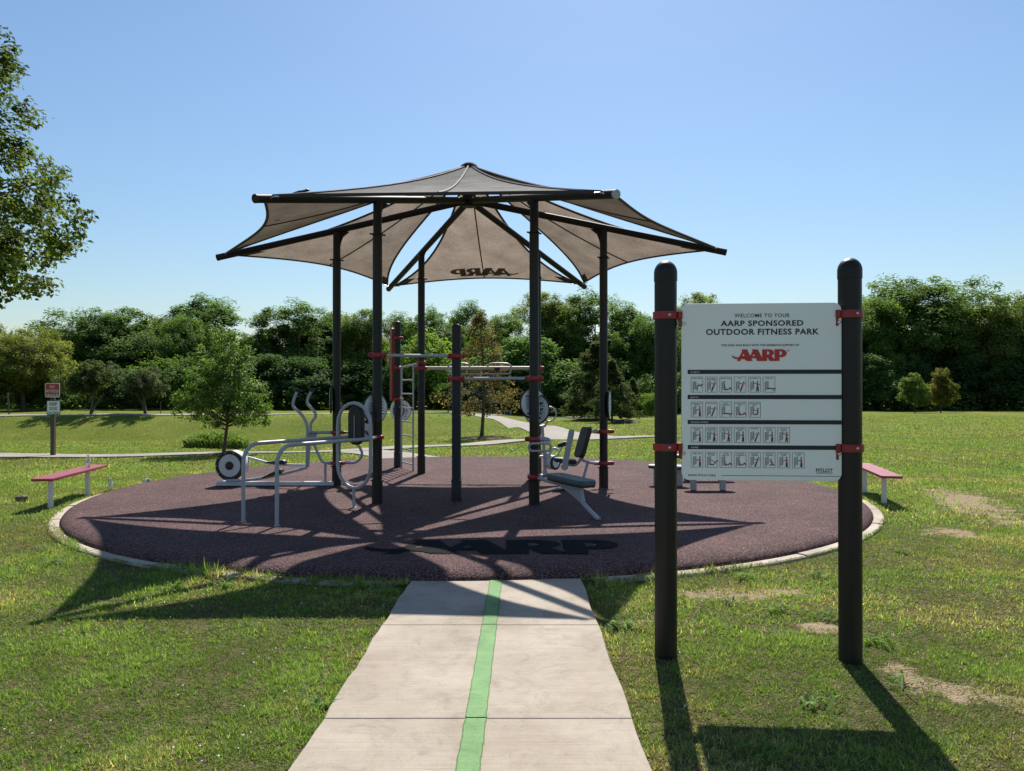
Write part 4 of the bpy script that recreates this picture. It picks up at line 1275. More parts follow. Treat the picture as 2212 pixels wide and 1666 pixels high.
def pictogram(x, y, pose, title):
    W, H = 80, 106
    vs, fs, ms = [], [], []
    def quad(q, m):
        b = len(vs); vs.extend(q); fs.append([b, b + 1, b + 2, b + 3]); ms.append(m)
    def line(x0, y0, x1, y1, w, m=0):
        dx, dy = x1 - x0, y1 - y0; L = math.hypot(dx, dy) or 1; nx, ny = -dy / L * w / 2, dx / L * w / 2
        quad([(x0 + nx, y0 + ny), (x0 - nx, y0 - ny), (x1 - nx, y1 - ny), (x1 + nx, y1 + ny)], m)
    for (a, b, c, d_) in ((0, 0, W, 0), (0, H, W, H), (0, 0, 0, H), (W, 0, W, H)): line(a, b, c, d_, 2.2)
    line(14, 32, 14, 102, 2.4); line(34, 26, 34, 84, 2.4)
    for k in range(11): line(14, 36 + k * 5.6, 34, 30 + k * 5.2, 1.7)
    seg, hd = POSES[pose]
    for (a, b, c, d_, w, m) in seg: line(a, b * .96, c, d_ * .96, w, m)
    b = len(vs); n = 10
    for k in range(n):
        t = 2 * math.pi * k / n; vs.append((hd[0] + 5 * math.cos(t), hd[1] * .96 + 5.5 * math.sin(t)))
    fs.append([b + k for k in range(n)]); ms.append(0)
    lines = title.split("|")
    for li, tx in enumerate(lines):
        tv, tf = text2d(tx, 1.0, 1.1, .02)
        w = min(68, 7.0 * len(tx))
        tv, tf = fit((tv, tf), 40 - w / 2, 40 + w / 2, 14 + li * 10, 7 + li * 10)
        b = len(vs); vs.extend(tv); fs.extend([[i + b for i in f] for f in tf]); ms.extend([0] * len(tf))
    lay = {}
    for fi, f in enumerate(fs):
        for i_ in f: lay[i_] = (.15 * min(fi, 40) / 10 + (3 if ms[fi] else 0)) if fi < 40 else 0
    vf = ([(sgx(x + q[0]), sgy(y + q[1]), lay.get(i_, 0)) for i_, q in enumerate(vs)], fs)
    o = bprint("pictogram", vf, M['ink'])
    o.data.materials.append(M['inkred'])
    o.data.polygons.foreach_set("material_index", ms)
    return o
ROWS = [
    (864, [('press', 'CHEST PRESS'), ('lean', 'INCLINED|CHEST PRESS'), ('lie', 'PRESS DOWN'), ('lean', 'FLY'), ('reach', 'ONE ARM FLY'), ('plank', 'PUSH UP')]),
    (1038, [('stand', 'PRONE BACK|PRESS'), ('lean', 'STANDING ROW'), ('plank', 'BACK|EXTENSION'), ('lie', 'LYING PRESS|DOWN'), ('sit', 'SEATED PRESS|DOWN')]),
    (1213, [('stand', 'SHOULDER|PRESS'), ('reach', 'SHOULDER|INTERNAL ROTATION'), ('reach', 'SHOULDER|EXTERNAL ROTATION'), ('stand', 'SHOULDER|SHRUG'), ('lean', 'REVERSE'), ('stand', 'FRONTAL|RAISE'), ('reach', 'LATERAL|RAISE')]),
    (1387, [('stand', 'ARM CURL'), ('curl', 'ARM CURL|SITTING'), ('lie', 'LYING|ARM CURL'), ('lie', 'TRICEPS|EXTENSION'), ('lean', 'TRICEPS|FORWARD'), ('squat', 'TRICEPS|SITTING'), ('stand', 'TRICEPS|DOWN'), ('stand', 'TRICEPS|UP')]),
]
for (y, row) in ROWS:
    for k, (pose, title) in enumerate(row):
        pictogram(344 + 98.3 * k, y, pose, title)
# corner bolts
for (x, y) in ((296, 491), (1347, 487), (293, 1397), (1347, 1394)):
    mb = MB(); q = bmap(sgx(x), sgy(y)); mb.lathe(q, [(.010, 0), (.0105, .004), (.007, .007)], 12, axis=bnrm); mb.build("bolt", M['steel'], board)
# red clamps
for p, s in ((LP, 1), (RP, -1)):
    for z in (P(1438, 681, 4.62).z, P(1438, 966, 4.62).z):
        mb = MB()
        n = 28
        c = Vector((p.x, p.y, z - .024))
        mb.lathe(c, [(SR + .001, 0), (SR + .010, .002), (SR + .010, .046), (SR + .001, .048)], n)
        q = Vector((p.x, p.y, z)) + bx * s * (SR + .014) + bnrm * .02
        mb.box(q, (.028, .05, .048), math.atan2(bx.y, bx.x))
        mb.box(q + bx * s * .004 - Vector((0, 0, .04)) , (.016, .035, .06), math.atan2(bx.y, bx.x))
        cl = mb.build("clamp", M['red'], wp)
        mb = MB(); a = rad(-90 + (6 if s > 0 else 8)); dd = Vector((math.cos(a), math.sin(a), 0))
        mb.lathe(Vector((p.x, p.y, z)) + dd * (SR + .009), [(.009, 0), (.009, .004), (.005, .006)], 10, axis=dd); mb.build("bolt", M['steel'], cl)

# ------------------------------------------------------------------ benches, bottles, stone, trail sign
def bench(label, e0, e1, legs, z=.41, w=.275):
    e0 = Vector((e0[0], e0[1], 0)); e1 = Vector((e1[0], e1[1], 0)); c = (e0 + e1) / 2; d = (e1 - e0); L = d.length; d.normalize(); n = Vector((-d.y, d.x, 0))
    t = thing("bench", label, "bench", (c.x, c.y, 0), "red park benches beside the mat")
    mb = MB(); mb.prism(rrect(L, w, .035, 4), .034, (Vector((c.x, c.y, z - .017)), d, n), bev=.010); mb.build("seat", M['benchred'], t)
    for s in legs:
        q = e0 + d * s
        mb = MB(); mb.lathe((q.x, q.y, -.03), [(.035, 0), (.035, z - .03)], 16); mb.build("leg", M['white'], t)
        mb = MB(); mb.box((q.x, q.y, z - .05), (.05, w * .8, .012), math.atan2(d.y, d.x)); mb.build("bracket", M['white'], t)
    return t
bench("red bench with white legs left of the mat, a bottle standing on it", (-6.22, 10.22), (-6.48, 12.15), (.28, 1.5))
bench("red bench with white legs on the grass behind the welcome sign", (5.14, 10.45), (5.55, 12.35), (.45, 1.6), z=.42)

def bottle(label, loc, h=.19, lying=False):
    t = thing("water_bottle", label, "bottle", loc, "empty clear plastic water bottles")
    r = .033
    prof = [(.02, 0), (r, .008), (r, .05), (r * .9, .058), (r, .066), (r * .9, .074), (r, .085), (r, .125), (r * .8, .145), (r * .42, .166), (r * .38, .175)]
    prof = [(a, b * h / .19) for a, b in prof]
    axis = (0.6, -.2, .08) if lying else (0, 0, 1)
    base = Vector(loc) + (Vector((0, 0, .034)) if lying else Vector((0, 0, .001)))
    mb = MB(); mb.lathe(base, prof, 14, axis=axis); mb.build("bottle_body", M['bottle'], t)
    mb = MB(); mb.lathe(base + Vector(axis).normalized() * (.175 * h / .19), [(.014, 0), (.014, .015)], 10, axis=axis); mb.build("cap", M['platewhite'], t)
    mb = MB(); mb.lathe(base, [(r + .0008, .088 * h / .19), (r + .0008, .122 * h / .19)], 14, axis=axis); mb.build("wrapper", M['platewhite'], t)
bottle("clear water bottle standing on the red bench", (-6.42, 11.72, .41))
bottle("clear water bottle standing in the grass by the mat edge", (-6.34, 12.22, 0.0))
bottle("clear bottle lying in the grass farther along the mat edge", (-6.22, 13.05, 0.01), .17, True)

def rock(loc, s):
    bm = bmesh.new(); bmesh.ops.create_icosphere(bm, subdivisions=2, radius=1)
    r = random.Random(3)
    for v in bm.verts:
        v.co *= r.uniform(.75, 1.12); v.co.x *= s[0]; v.co.y *= s[1]; v.co.z *= s[2]
    me = bpy.data.meshes.new("rock"); bm.to_mesh(me); bm.free()
    o = link_mesh("rock", me, M['rock'], None, loc)
    tag(o, "small brown stone lying in the grass beyond the red bench", "rock")
rock((-7.0, 11.05, .035), (.085, .07, .06))

ts = thing("trail_sign", "wooden post carrying a red and a white park rule plate", "sign", (-12.1, 20.4, G(-12.1, 20.4)))
gz = G(-12.1, 20.4)
mb = MB(); mb.box((-12.1, 20.4, gz + .92), (.10, .10, 1.9)); mb.build("post", M['woodpost'], ts)
def plate(cz, w, h, base, rim, lines, inkm, dx=0.0):
    o = Vector((-12.1 + dx, 20.335, cz)); ex = Vector((1, .06, 0)).normalized(); ez = Vector((-.0, 0, 1))
    mb = MB(); mb.prism(rrect(w, h, .03, 3), .006, (o, ex, ez)); p1 = mb.build("plate", rim, ts)
    o2 = o + Vector((0, -.005, 0))
    mb = MB(); mb.prism(rrect(w - .03, h - .03, .02, 3), .003, (o2, ex, ez)); mb.build("plate_face", base, p1)
    for k, tx in enumerate(lines):
        hh = h * .21; y1 = h * .36 - k * h * .31
        ww = min(w * .86, w * .86 * len(tx) / 9 + .06)
        vf = fit(text2d(tx, 1, 1, .02), -ww / 2, ww / 2, y1 - hh, y1)
        flat_print("lettering", vf, lambda x, y: o2 + ex * x + ez * y + Vector((0, -.0035, 0)), inkm, p1)
plate(1.56, .375, .37, M['plateredsign'], M['platewhite'], ["NO", "MOTORIZED", "VEHICLES"], M['inkwhite'], .02)
plate(1.10, .35, .385, M['platewhite'], M['inkblue'], ["KEEP", "DOGS", "ON LEASH"], M['inkblue'], .05)
mb = MB(); mb.prism(rrect(.36, .36, .03, 3), .006, (Vector((-12.16, 20.47, 1.57)), Vector((1, -.25, 0)).normalized(), Vector((0, 0, 1)))); mb.build("rear_plate", M['farconcrete'], ts)

# birds
def bird(label, loc, s, yaw):
    sk = bpy.data.meshes.new("bird")
    prof = [(-1.0, .02, .02), (-.75, .05, .10), (-.45, .16, .16), (-.1, .25, .24), (.2, .25, .24), (.45, .17, .18), (.58, .14, .145), (.72, .15, .15), (.84, .11, .11), (.92, .04, .045), (1.05, .008, .01)]
    zc = [-.10, -.06, 0, .03, .08, .20, .28, .33, .33, .31, .29]
    mb = MB(); n = 10; vs = []; fs = []
    R = Matrix.Rotation(yaw, 3, 'Z')
    for (x, w, h), z in zip(prof, zc):
        for k in range(n):
            a = 2 * math.pi * k / n
            vs.append(Vector(loc) + R @ Vector((x, w * math.cos(a), z + .38 + h * math.sin(a))) * s)
    for i in range(len(prof) - 1):
        for k in range(n):
            l = (k + 1) % n; fs.append([i * n + k, i * n + l, (i + 1) * n + l, (i + 1) * n + k])
    mb.add(vs, fs)
    for sy in (-.08, .08):
        mb.tube([Vector(loc) + R @ Vector((.0, sy, .25)) * s, Vector(loc) + R @ Vector((.02, sy, 0)) * s], .015 * s * 1.5, 5)
    o = mb.build("bird", M['bird'], None, loc=loc); tag(o, label, "bird"); return o
bird("black bird standing on the lawn behind the mat", (0.0, 21.4, G(0, 21.4) + .01), .10, 2.2)
fa = HC + DV('FL') * (TIPR['FL'] - .45)
bird("dark bird perched on the shade structure's front arm", (fa.x + .12, fa.y + .1, arm_z('FL', TIPR['FL'] - .45) + .05), .11, .1)

# ------------------------------------------------------------------ foliage
def leaf_mesh(name, pos, nrm, size, col, aspect=.55, rng=RNG):
    """one diamond per leaf, all numpy"""
    n = len(pos)
    nrm = nrm / (np.linalg.norm(nrm, axis=1, keepdims=True) + 1e-9)
    r = rng.normal(size=(n, 3))
    u = np.cross(nrm, r); u /= (np.linalg.norm(u, axis=1, keepdims=True) + 1e-9)
    w = np.cross(nrm, u)
    sz = size[:, None]
    v = np.empty((n, 4, 3), np.float32)
    bend = nrm * sz * .18
    v[:, 0] = pos - u * sz * .5 - bend
    v[:, 1] = pos + w * sz * .5 * aspect
    v[:, 2] = pos + u * sz * .5 - bend
    v[:, 3] = pos - w * sz * .5 * aspect
    me = bpy.data.meshes.new(name)
    me.vertices.add(n * 4); me.vertices.foreach_set("co", v.reshape(-1))
    me.loops.add(n * 4); me.loops.foreach_set("vertex_index", np.arange(n * 4, dtype=np.int32))
    me.polygons.add(n); me.polygons.foreach_set("loop_start", np.arange(0, n * 4, 4, dtype=np.int32))
    me.update(calc_edges=True)
    a = me.attributes.new("col", 'FLOAT_COLOR', 'POINT')
    c4 = np.ones((n, 4, 4), np.float32); c4[:, :, :3] = col[:, None, :]
    a.data.foreach_set("color", c4.reshape(-1))
    return me

def leaf_colors(n, base, rng, clump_id=None, var=.25, yellow=.15):
    base = np.array(base)
    c = np.tile(base, (n, 1))
    c *= (1 + rng.normal(0, var * .6, (n, 1)))
    if clump_id is not None:
        k = rng.normal(0, var * .6, clump_id.max() + 1)
        c *= (1 + k[clump_id])[:, None]
    y = rng.random(n) < yellow
    c[y] *= np.array([1.35, 1.15, .8])
    return np.clip(c, .004, .6)

def trunk_mesh(name, branches, n=7):
    mb = MB()
    for pts, rr in branches: mb.tube(pts, rr, n, caps=False)
    me = bpy.data.meshes.new(name)
    me.from_pydata(mb.v, [], mb.f)
    me.polygons.foreach_set("use_smooth", [True] * len(me.polygons))
    return me

def make_tree(seed, h, crown_lo, rx, lobes, n_clump, per, leaf, clump_r, base_col, trunk_r, shape='round', n_limb=22, lean=0.0, trunk_split=False, drop=0.0, var=.25, yellow=.15, given=None):
    rng = np.random.default_rng(seed)
    z0 = crown_lo * h
    cen = []
    if shape == 'cone':
        k = n_clump
        tt = rng.random(k) ** .75
        zz = z0 + (h - z0) * (1 - tt) if False else z0 + (h - z0) * rng.random(k) ** 1.35
        fr = (zz - z0) / (h - z0)
        rad_ = rx * (1 - fr) ** .8 * (0.35 + .65 * rng.random(k) ** .5) * (1 + .22 * np.sin(zz * 4.1) + .12 * rng.normal(size=k))
        a = rng.random(k) * 2 * np.pi
        cen = np.stack([rad_ * np.cos(a), rad_ * np.sin(a), zz], 1)
    else:
        lob = []
        for i in range(lobes):
            f = (i + .5) / lobes
            zc = z0 + (h - z0) * (0.22 + .60 * f)
            env = {'round': math.sin(math.pi * min(.97, .16 + .72 * f)), 'tall': .62 + .3 * math.sin(math.pi * f), 'vase': .35 + .75 * f * (1.5 - f)}[shape]
            a = rng.random() * 6.28 + i * 2.4
            rr = rx * env * (.25 + .45 * rng.random())
            lr = rx * (.40 + .26 * rng.random()) * (.75 + .35 * env)
            lob.append((rr * math.cos(a), rr * math.sin(a), zc, lr))
        if given: lob = [tuple(q) for q in given]
        else: lob.append((0, 0, h - rx * .36, rx * .36))
        if not given: lob.append((0, 0, z0 + (h - z0) * .45, rx * .55))
        lob = np.array(lob)
        pick = rng.choice(len(lob), n_clump, p=lob[:, 3] ** 2 / (lob[:, 3] ** 2).sum())
        d = rng.normal(size=(n_clump, 3)); d /= np.linalg.norm(d, axis=1, keepdims=True)
        d[:, 2] = np.where(d[:, 2] < -.3, d[:, 2] * .45, d[:, 2])
        rr = lob[pick, 3] * (0.55 + .48 * rng.random(n_clump) ** .6)
        cen = lob[pick, :3] + d * rr[:, None] * np.array([1, 1, .85])
        cen[:, 2] = np.minimum(cen[:, 2], h - .05 * h * rng.random(n_clump))
        cen[:, 2] = np.maximum(cen[:, 2], z0 + .02 * h)
    if drop > 0:
        # open gaps: drop clumps around some directions
        keep = np.ones(len(cen), bool)
        for _ in range(int(8 * drop) + 1):
            g = cen[rng.integers(len(cen))]
            keep &= np.linalg.norm(cen - g, axis=1) > rx * .22
        cen = cen[keep]
    ncl = len(cen)
    cid = np.repeat(np.arange(ncl), per)
    g = rng.normal(size=(ncl * per, 3)); g /= np.linalg.norm(g, axis=1, keepdims=True)
    g *= (rng.random((ncl * per, 1)) ** .45) * np.array([1, 1, .85])
    cr = clump_r * (.55 + .6 * rng.random(ncl))
    pos = cen[cid] + g * (cr[cid] * .82)[:, None]
    if shape == 'cone': pos[:, 2] -= .25 * np.hypot(pos[:, 0] - cen[cid][:, 0], pos[:, 1] - cen[cid][:, 1])
    axis_c = np.array([0, 0, z0 + (h - z0) * .4])
    outw = pos - axis_c; outw /= np.linalg.norm(outw, axis=1, keepdims=True) + 1e-9
    nrm = np.array([0, 0, .75]) + outw * .55 + g * .25 + rng.normal(size=pos.shape) * .45
    size = leaf * (.6 + .8 * rng.random(len(pos)))
    col = leaf_colors(len(pos), base_col, rng, cid, var, yellow)
    crown = leaf_mesh("crown", pos, nrm, size, col, rng=rng)
    # trunk and limbs
    br = []
    top = h * (.93 if shape == 'cone' else .72)
    def axis(z): 
        return np.array([lean * z + .03 * h * math.sin(z * 1.1 / h * 3 + seed), .02 * h * math.sin(z / h * 4 + seed * 2), z])
    zs = np.linspace(-.15, top, 9)
    ax0 = axis(0)
    br.append(([Vector(axis(z) - ax0 * np.array([1, 1, 0])) for z in zs], [trunk_r * (1.35 if i == 0 else 1.0) * (1 - .86 * (i / 8) ** 1.1) for i in range(9)]))
    sel = rng.choice(ncl, min(n_limb, ncl), replace=False)
    for j in sel:
        c = cen[j]
        zb = z0 * .75 + (min(c[2], top) - z0 * .75) * (.35 + .3 * rng.random()) if shape != 'cone' else max(z0, c[2] * .97)
        zb = max(zb, z0 * .6)
        a = axis(zb) - ax0 * np.array([1, 1, 0])
        m = (a + c) / 2 + np.array([0, 0, .08 * np.linalg.norm(c - a)]) + rng.normal(size=3) * .03 * h * .4
        fr = max(.12, 1 - zb / top)
        r0 = trunk_r * (.42 * fr + .08)
        br.append(([Vector(a), Vector((a + m) / 2 + rng.normal(size=3) * .01 * h), Vector(m), Vector(c)], [r0, r0 * .75, r0 * .5, r0 * .15]))
    if trunk_split:
        br.append(([Vector((0, 0, .1)), Vector((.15 * rx, 0, z0 * .7)), Vector((.4 * rx, .1, z0 * 1.4))], [trunk_r * .8, trunk_r * .6, trunk_r * .4]))
    trunk = trunk_mesh("trunk", br, 6 if n_limb > 10 else 8)
    return trunk, crown

TREE_N = [0]
def place_tree(name, label, cat, variant, x, y, height, width=None, rot=None, tint=(1, 1, 1), group=None, leafmat='leaf', bark='bark', z=None):
    trunk, crown, h0, w0 = variant
    zz = G(x, y) if z is None else z
    t = thing(name, label, cat, (x, y, zz - .03), group)
    s = height / h0; sw = s if width is None else width / w0
    t.scale = (sw, sw, s)
    t.rotation_euler[2] = rot if rot is not None else random.uniform(0, 6.28)
    for nm, me, mt in (("trunk", trunk, M[bark]), ("crown", crown, M[leafmat])):
        if not me.materials: me.materials.append(mt)
        o = bpy.data.objects.new(nm, me); COL.objects.link(o); o.parent = t
        o.color = (tint[0], tint[1], tint[2], 1)
    return t

GREEN = (0.125, 0.195, 0.048); DEEP = (0.108, 0.172, 0.050); OLIVE = (0.158, 0.190, 0.054)
V = {}
def variant(key, *a, w0=None, **k):
    tr, cr = make_tree(*a, **k)
    V[key] = (tr, cr, a[1], w0 or a[3])
# seed, h, crown_lo, rx, lobes, n_clump, per, leaf, clump_r, colour, trunk_r
variant('round_a', 11, 13, .10, 5.2, 9, 520, 99, .23, 1.15, GREEN, .28)
variant('round_b', 12, 13, .12, 5.0, 11, 520, 99, .23, 1.05, DEEP, .26, drop=.3)
variant('round_c', 13, 12, .08, 5.4, 8, 520, 99, .23, 1.2, OLIVE, .28)
variant('tall_a', 14, 16, .22, 4.3, 10, 360, 108, .23, 1.05, GREEN, .26, shape='tall', drop=.7, n_limb=34)
variant('tall_b', 15, 16, .18, 4.6, 12, 380, 108, .23, 1.0, DEEP, .27, shape='tall', drop=.9, n_limb=34)
variant('tall_c', 16, 15, .15, 4.8, 9, 400, 108, .23, 1.15, OLIVE, .27, shape='vase', drop=.5, n_limb=30)
variant('bush', 17, 4.0, .02, 2.6, 7, 170, 76, .19, .75, GREEN, .07, n_limb=8)
variant('bush_b', 22, 5.0, .02, 3.0, 9, 190, 80, .20, .8, DEEP, .07, n_limb=8)
variant('small_round', 18, 4.6, .28, 2.4, 9, 260, 46, .17, .5, (0.075, .105, .045), .14, trunk_split=True, n_limb=16)
variant('conifer', 19, 6.0, .10, 2.2, 0, 420, 46, .15, .42, (0.075, .100, .042), .10, shape='cone', n_limb=60)
variant('cypress', 20, 5.4, .22, 1.65, 0, 150, 40, .095, .34, (0.135, .112, .052), .075, shape='cone', n_limb=90, var=.45, yellow=.35)
variant('young_cone', 21, 3.4, .03, 1.25, 9, 200, 62, .12, .36, (0.100, .140, .045), .05, shape='round', n_limb=20)

def far(u, v, d):
    """ground position at bearing u, distance d"""
    x = (u - 1106) / 1671 * d
    return x, d
def top_h(x, d, vtop):
    return CAM_H + (840 - vtop) / 1671 * d - G(x, d)

# the wood along the back: (bearing, top, half width, distance, variant, tint, phrase)
WOOD = [
    (-70, 700, 95, 84, 'round_c', (1.0, .95, 1.0), "olive broad tree at the picture's very edge behind the trail sign"),
    (52, 714, 82, 74, 'round_c', (1.1, 1.05, 1.0), "olive round-topped tree behind the trail sign"),
    (150, 700, 70, 96, 'round_b', (.9, .95, 1.0), "dark tree filling the gap between the trail sign and the tall dome tree"),
    (222, 664, 105, 92, 'round_b', (.95, 1.0, 1.0), "broad dome-topped tree above the two small round trees"),
    (330, 690, 62, 98, 'tall_c', (.9, .95, 1), "slim tree right of the dome-topped tree"),
    (395, 680, 60, 90, 'round_a', (.8, .9, .95), "dark tree under the tall open crown"),
    (450, 638, 92, 100, 'tall_a', (.9, 1, 1), "tall open-crowned tree rising behind the young street tree"),
    (560, 716, 60, 96, 'round_b', (.85, .95, 1), "low dark tree just right of the young street tree"),
    (640, 650, 92, 94, 'tall_b', (.95, 1, 1), "tall dark tree left of the shade posts"),
    (725, 672, 66, 100, 'round_a', (.85, .95, 1), "dark tree between the two left shade posts"),
    (795, 672, 62, 92, 'tall_c', (.85, 1, 1), "tree behind the front shade post and dip bars"),
    (862, 676, 50, 104, 'tall_a', (.9, 1, 1), "tree rising behind the red panel"),
    (935, 664, 62, 96, 'tall_b', (1, 1.05, 1), "tree behind the high pull-up bar"),
    (1012, 650, 50, 106, 'tall_a', (.95, 1, 1.05), "thin-topped tree behind the rusty conifer"),
    (1088, 676, 62, 98, 'round_a', (1.05, 1.1, 1), "green tree right of the rusty conifer"),
    (1180, 632, 66, 100, 'tall_c', (1.1, 1.15, 1), "tall bright tree behind the front shade post of the sit-up bench"),
    (1262, 625, 88, 104, 'tall_b', (1.05, 1.1, 1), "tallest broad tree between the two rear shade posts"),
    (1345, 655, 70, 98, 'tall_a', (1, 1.05, 1), "tree right of the tallest broad tree"),
    (1420, 680, 60, 92, 'round_b', (1.05, 1.1, 1), "tree seen just left of the welcome sign"),
    (1500, 636, 62, 104, 'tall_c', (1.0, 1.1, 1), "tree whose top shows above the welcome board"),
    (1590, 680, 70, 100, 'round_a', (.9, 1, 1), "tree hidden behind the welcome board"),
    (1690, 685, 75, 98, 'round_b', (.9, 1, 1), "second tree hidden behind the welcome board"),
    (1790, 690, 75, 100, 'tall_c', (.95, 1, 1), "tree hidden behind the welcome sign's far post"),
    (1895, 640, 72, 96, 'round_a', (1.0, 1.05, 1), "tree just right of the welcome sign"),
    (1990, 592, 118, 98, 'round_b', (1.05, 1.08, 1), "largest round tree right of the welcome sign"),
    (2085, 640, 80, 104, 'tall_b', (.95, 1, 1), "tree shouldering the largest round tree"),
    (2160, 640, 85, 96, 'round_c', (.85, .92, .95), "broad tree near the picture's far edge"),
    (2260, 632, 105, 98, 'round_a', (.95, 1, 1), "tree cut by the picture's far edge"),
]
for (u, vt, hw, d, key, tint, lab) in WOOD:
    x, y = far(u, 0, d)
    place_tree("tree", lab, "tree", V[key], x, y, top_h(x, y, vt - 6), hw * 1.25 * d / 1671, tint=tint, group="trees of the wood behind the lawn")
# lower second layer in front of the wood
LOW = [
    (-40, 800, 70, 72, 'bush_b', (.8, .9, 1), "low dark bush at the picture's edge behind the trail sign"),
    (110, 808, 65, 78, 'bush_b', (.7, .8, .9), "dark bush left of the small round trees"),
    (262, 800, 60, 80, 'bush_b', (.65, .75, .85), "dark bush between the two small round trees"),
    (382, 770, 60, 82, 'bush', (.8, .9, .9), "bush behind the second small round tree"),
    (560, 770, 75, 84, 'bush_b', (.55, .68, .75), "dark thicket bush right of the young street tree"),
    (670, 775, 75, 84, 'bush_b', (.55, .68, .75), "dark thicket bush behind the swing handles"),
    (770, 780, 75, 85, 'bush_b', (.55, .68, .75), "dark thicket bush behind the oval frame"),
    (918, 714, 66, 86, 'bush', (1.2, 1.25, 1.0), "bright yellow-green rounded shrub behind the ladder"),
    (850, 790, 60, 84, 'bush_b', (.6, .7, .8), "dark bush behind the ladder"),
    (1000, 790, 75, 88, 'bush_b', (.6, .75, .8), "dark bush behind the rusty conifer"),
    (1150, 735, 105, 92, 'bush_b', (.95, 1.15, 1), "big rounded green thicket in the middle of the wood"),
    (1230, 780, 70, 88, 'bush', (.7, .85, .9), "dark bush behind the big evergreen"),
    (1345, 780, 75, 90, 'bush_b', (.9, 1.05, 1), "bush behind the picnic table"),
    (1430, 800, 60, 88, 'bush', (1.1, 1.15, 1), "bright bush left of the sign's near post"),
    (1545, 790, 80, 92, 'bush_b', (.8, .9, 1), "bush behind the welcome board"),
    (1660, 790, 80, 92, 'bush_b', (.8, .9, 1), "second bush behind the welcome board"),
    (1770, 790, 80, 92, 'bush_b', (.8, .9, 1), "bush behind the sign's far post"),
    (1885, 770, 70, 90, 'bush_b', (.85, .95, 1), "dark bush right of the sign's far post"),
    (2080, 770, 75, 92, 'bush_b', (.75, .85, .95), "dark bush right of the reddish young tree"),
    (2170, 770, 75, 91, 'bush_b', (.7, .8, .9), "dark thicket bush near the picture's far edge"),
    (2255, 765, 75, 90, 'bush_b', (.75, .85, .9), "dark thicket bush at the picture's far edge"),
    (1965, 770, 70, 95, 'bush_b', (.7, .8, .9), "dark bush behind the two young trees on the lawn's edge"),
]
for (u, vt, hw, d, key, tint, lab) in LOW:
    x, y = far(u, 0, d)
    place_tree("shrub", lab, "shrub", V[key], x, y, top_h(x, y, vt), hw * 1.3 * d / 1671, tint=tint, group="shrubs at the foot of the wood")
# a deep back row that closes the wood: reads as one mass
def undergrowth():
    rng = np.random.default_rng(5)
    n = 42000
    u = rng.uniform(-260, 2480, n); d = rng.uniform(98, 112, n)
    low = rng.random(n) < .38
    d = np.where(low, rng.uniform(89, 97, n), d)
    x = (u - 1106) / 1671 * d
    z = zg(x, d) + rng.random(n) ** 1.1 * np.where(low, 2.0 + .9 * np.sin(u * .083) + .6 * np.sin(u * .21), 8.2 + 1.6 * np.sin(u * .021) + 1.0 * np.sin(u * .057 + 1))
    pos = np.stack([x, d, z], 1)
    nrm = rng.normal(size=(n, 3)) + np.array([0, -.4, .6])
    col = leaf_colors(n, (.085, .135, .045), rng, None, .3, .1)
    me = leaf_mesh("undergrowth", pos, nrm, np.where(low, .32, .75) + .4 * rng.random(n), col, rng=rng)
    o = link_mesh("undergrowth", me, M['leaf']); o.color = (1, 1, 1, 1)
    tag(o, "dense dark undergrowth filling the depth of the wood", "undergrowth", kind="stuff")
undergrowth()

# single trees on the lawn
for (u, vt, hw, d, lab) in ((197, 778, 62, 60.4, "small round-crowned tree on the bank, nearer the trail sign"), (314, 793, 58, 60.8, "small round-crowned tree on the bank, nearer the young street tree")):
    x, y = far(u, 0, d); place_tree("small_tree", lab, "tree", V['small_round'], x, y, top_h(x, y, vt), hw * d / 1671, tint=(1, 1, 1), rot=.4 if u < 250 else 2.6, group="small round trees on the bank")
x, y = far(1288, 0, 62); place_tree("evergreen_tree", "large dark evergreen in front of the wood beside the far path", "tree", V['conifer'], x, y, top_h(x, y, 742), 86 * 62 / 1671, tint=(1, 1, .95))
x, y = far(1240, 0, 72); place_tree("evergreen_tree", "small slim evergreen left of the large dark evergreen", "tree", V['conifer'], x, y, top_h(x, y, 826), 24 * 72 / 1671, tint=(.9, 1, .9))
x, y = far(1322, 0, 55); place_tree("evergreen_tree", "dark evergreen partly behind the shade post by the chest press", "tree", V['conifer'], x, y, top_h(x, y, 778), 52 * 55 / 1671, tint=(.85, .9, .85))
x, y = far(1367, 0, 80); place_tree("evergreen_tree", "bronze-tinted young evergreen right of the picnic table", "tree", V['conifer'], x, y, top_h(x, y, 818), 32 * 80 / 1671, tint=(1.25, 1.05, .85))
x, y = far(1408, 0, 78); place_tree("shrub", "bright green shrub nearest the sign's near post", "shrub", V['bush'], x, y, top_h(x, y, 848), 28 * 78 / 1671, tint=(1.3, 1.35, 1))
x, y = far(968, 0, 72); place_tree("small_tree", "little green tree behind the short fitness post", "tree", V['small_round'], x, y, top_h(x, y, 826), 26 * 72 / 1671, tint=(.9, 1.25, .7))
CYX, CYY = far(1040, 0, 33.5)
place_tree("rusty_conifer", "half-dead rusty brown conifer on the lawn behind the pull-up bars", "tree", V['cypress'], CYX, CYY, top_h(CYX, CYY, 672), 92 * 33.5 / 1671, rot=1.0, tint=(1, 1, 1))
x, y = far(1976, 0, 77); place_tree("young_tree", "pale green young conical tree at the far edge of the lawn", "tree", V['young_cone'], x, y, top_h(x, y, 803), 33 * 77 / 1671, tint=(1.45, 1.5, 1.2))
x, y = far(2032, 0, 77.5); place_tree("young_tree", "reddish-topped young tree beside the pale green one", "tree", V['young_cone'], x, y, top_h(x, y, 792), 33 * 77.5 / 1671, tint=(1.6, 1.2, 1.0))
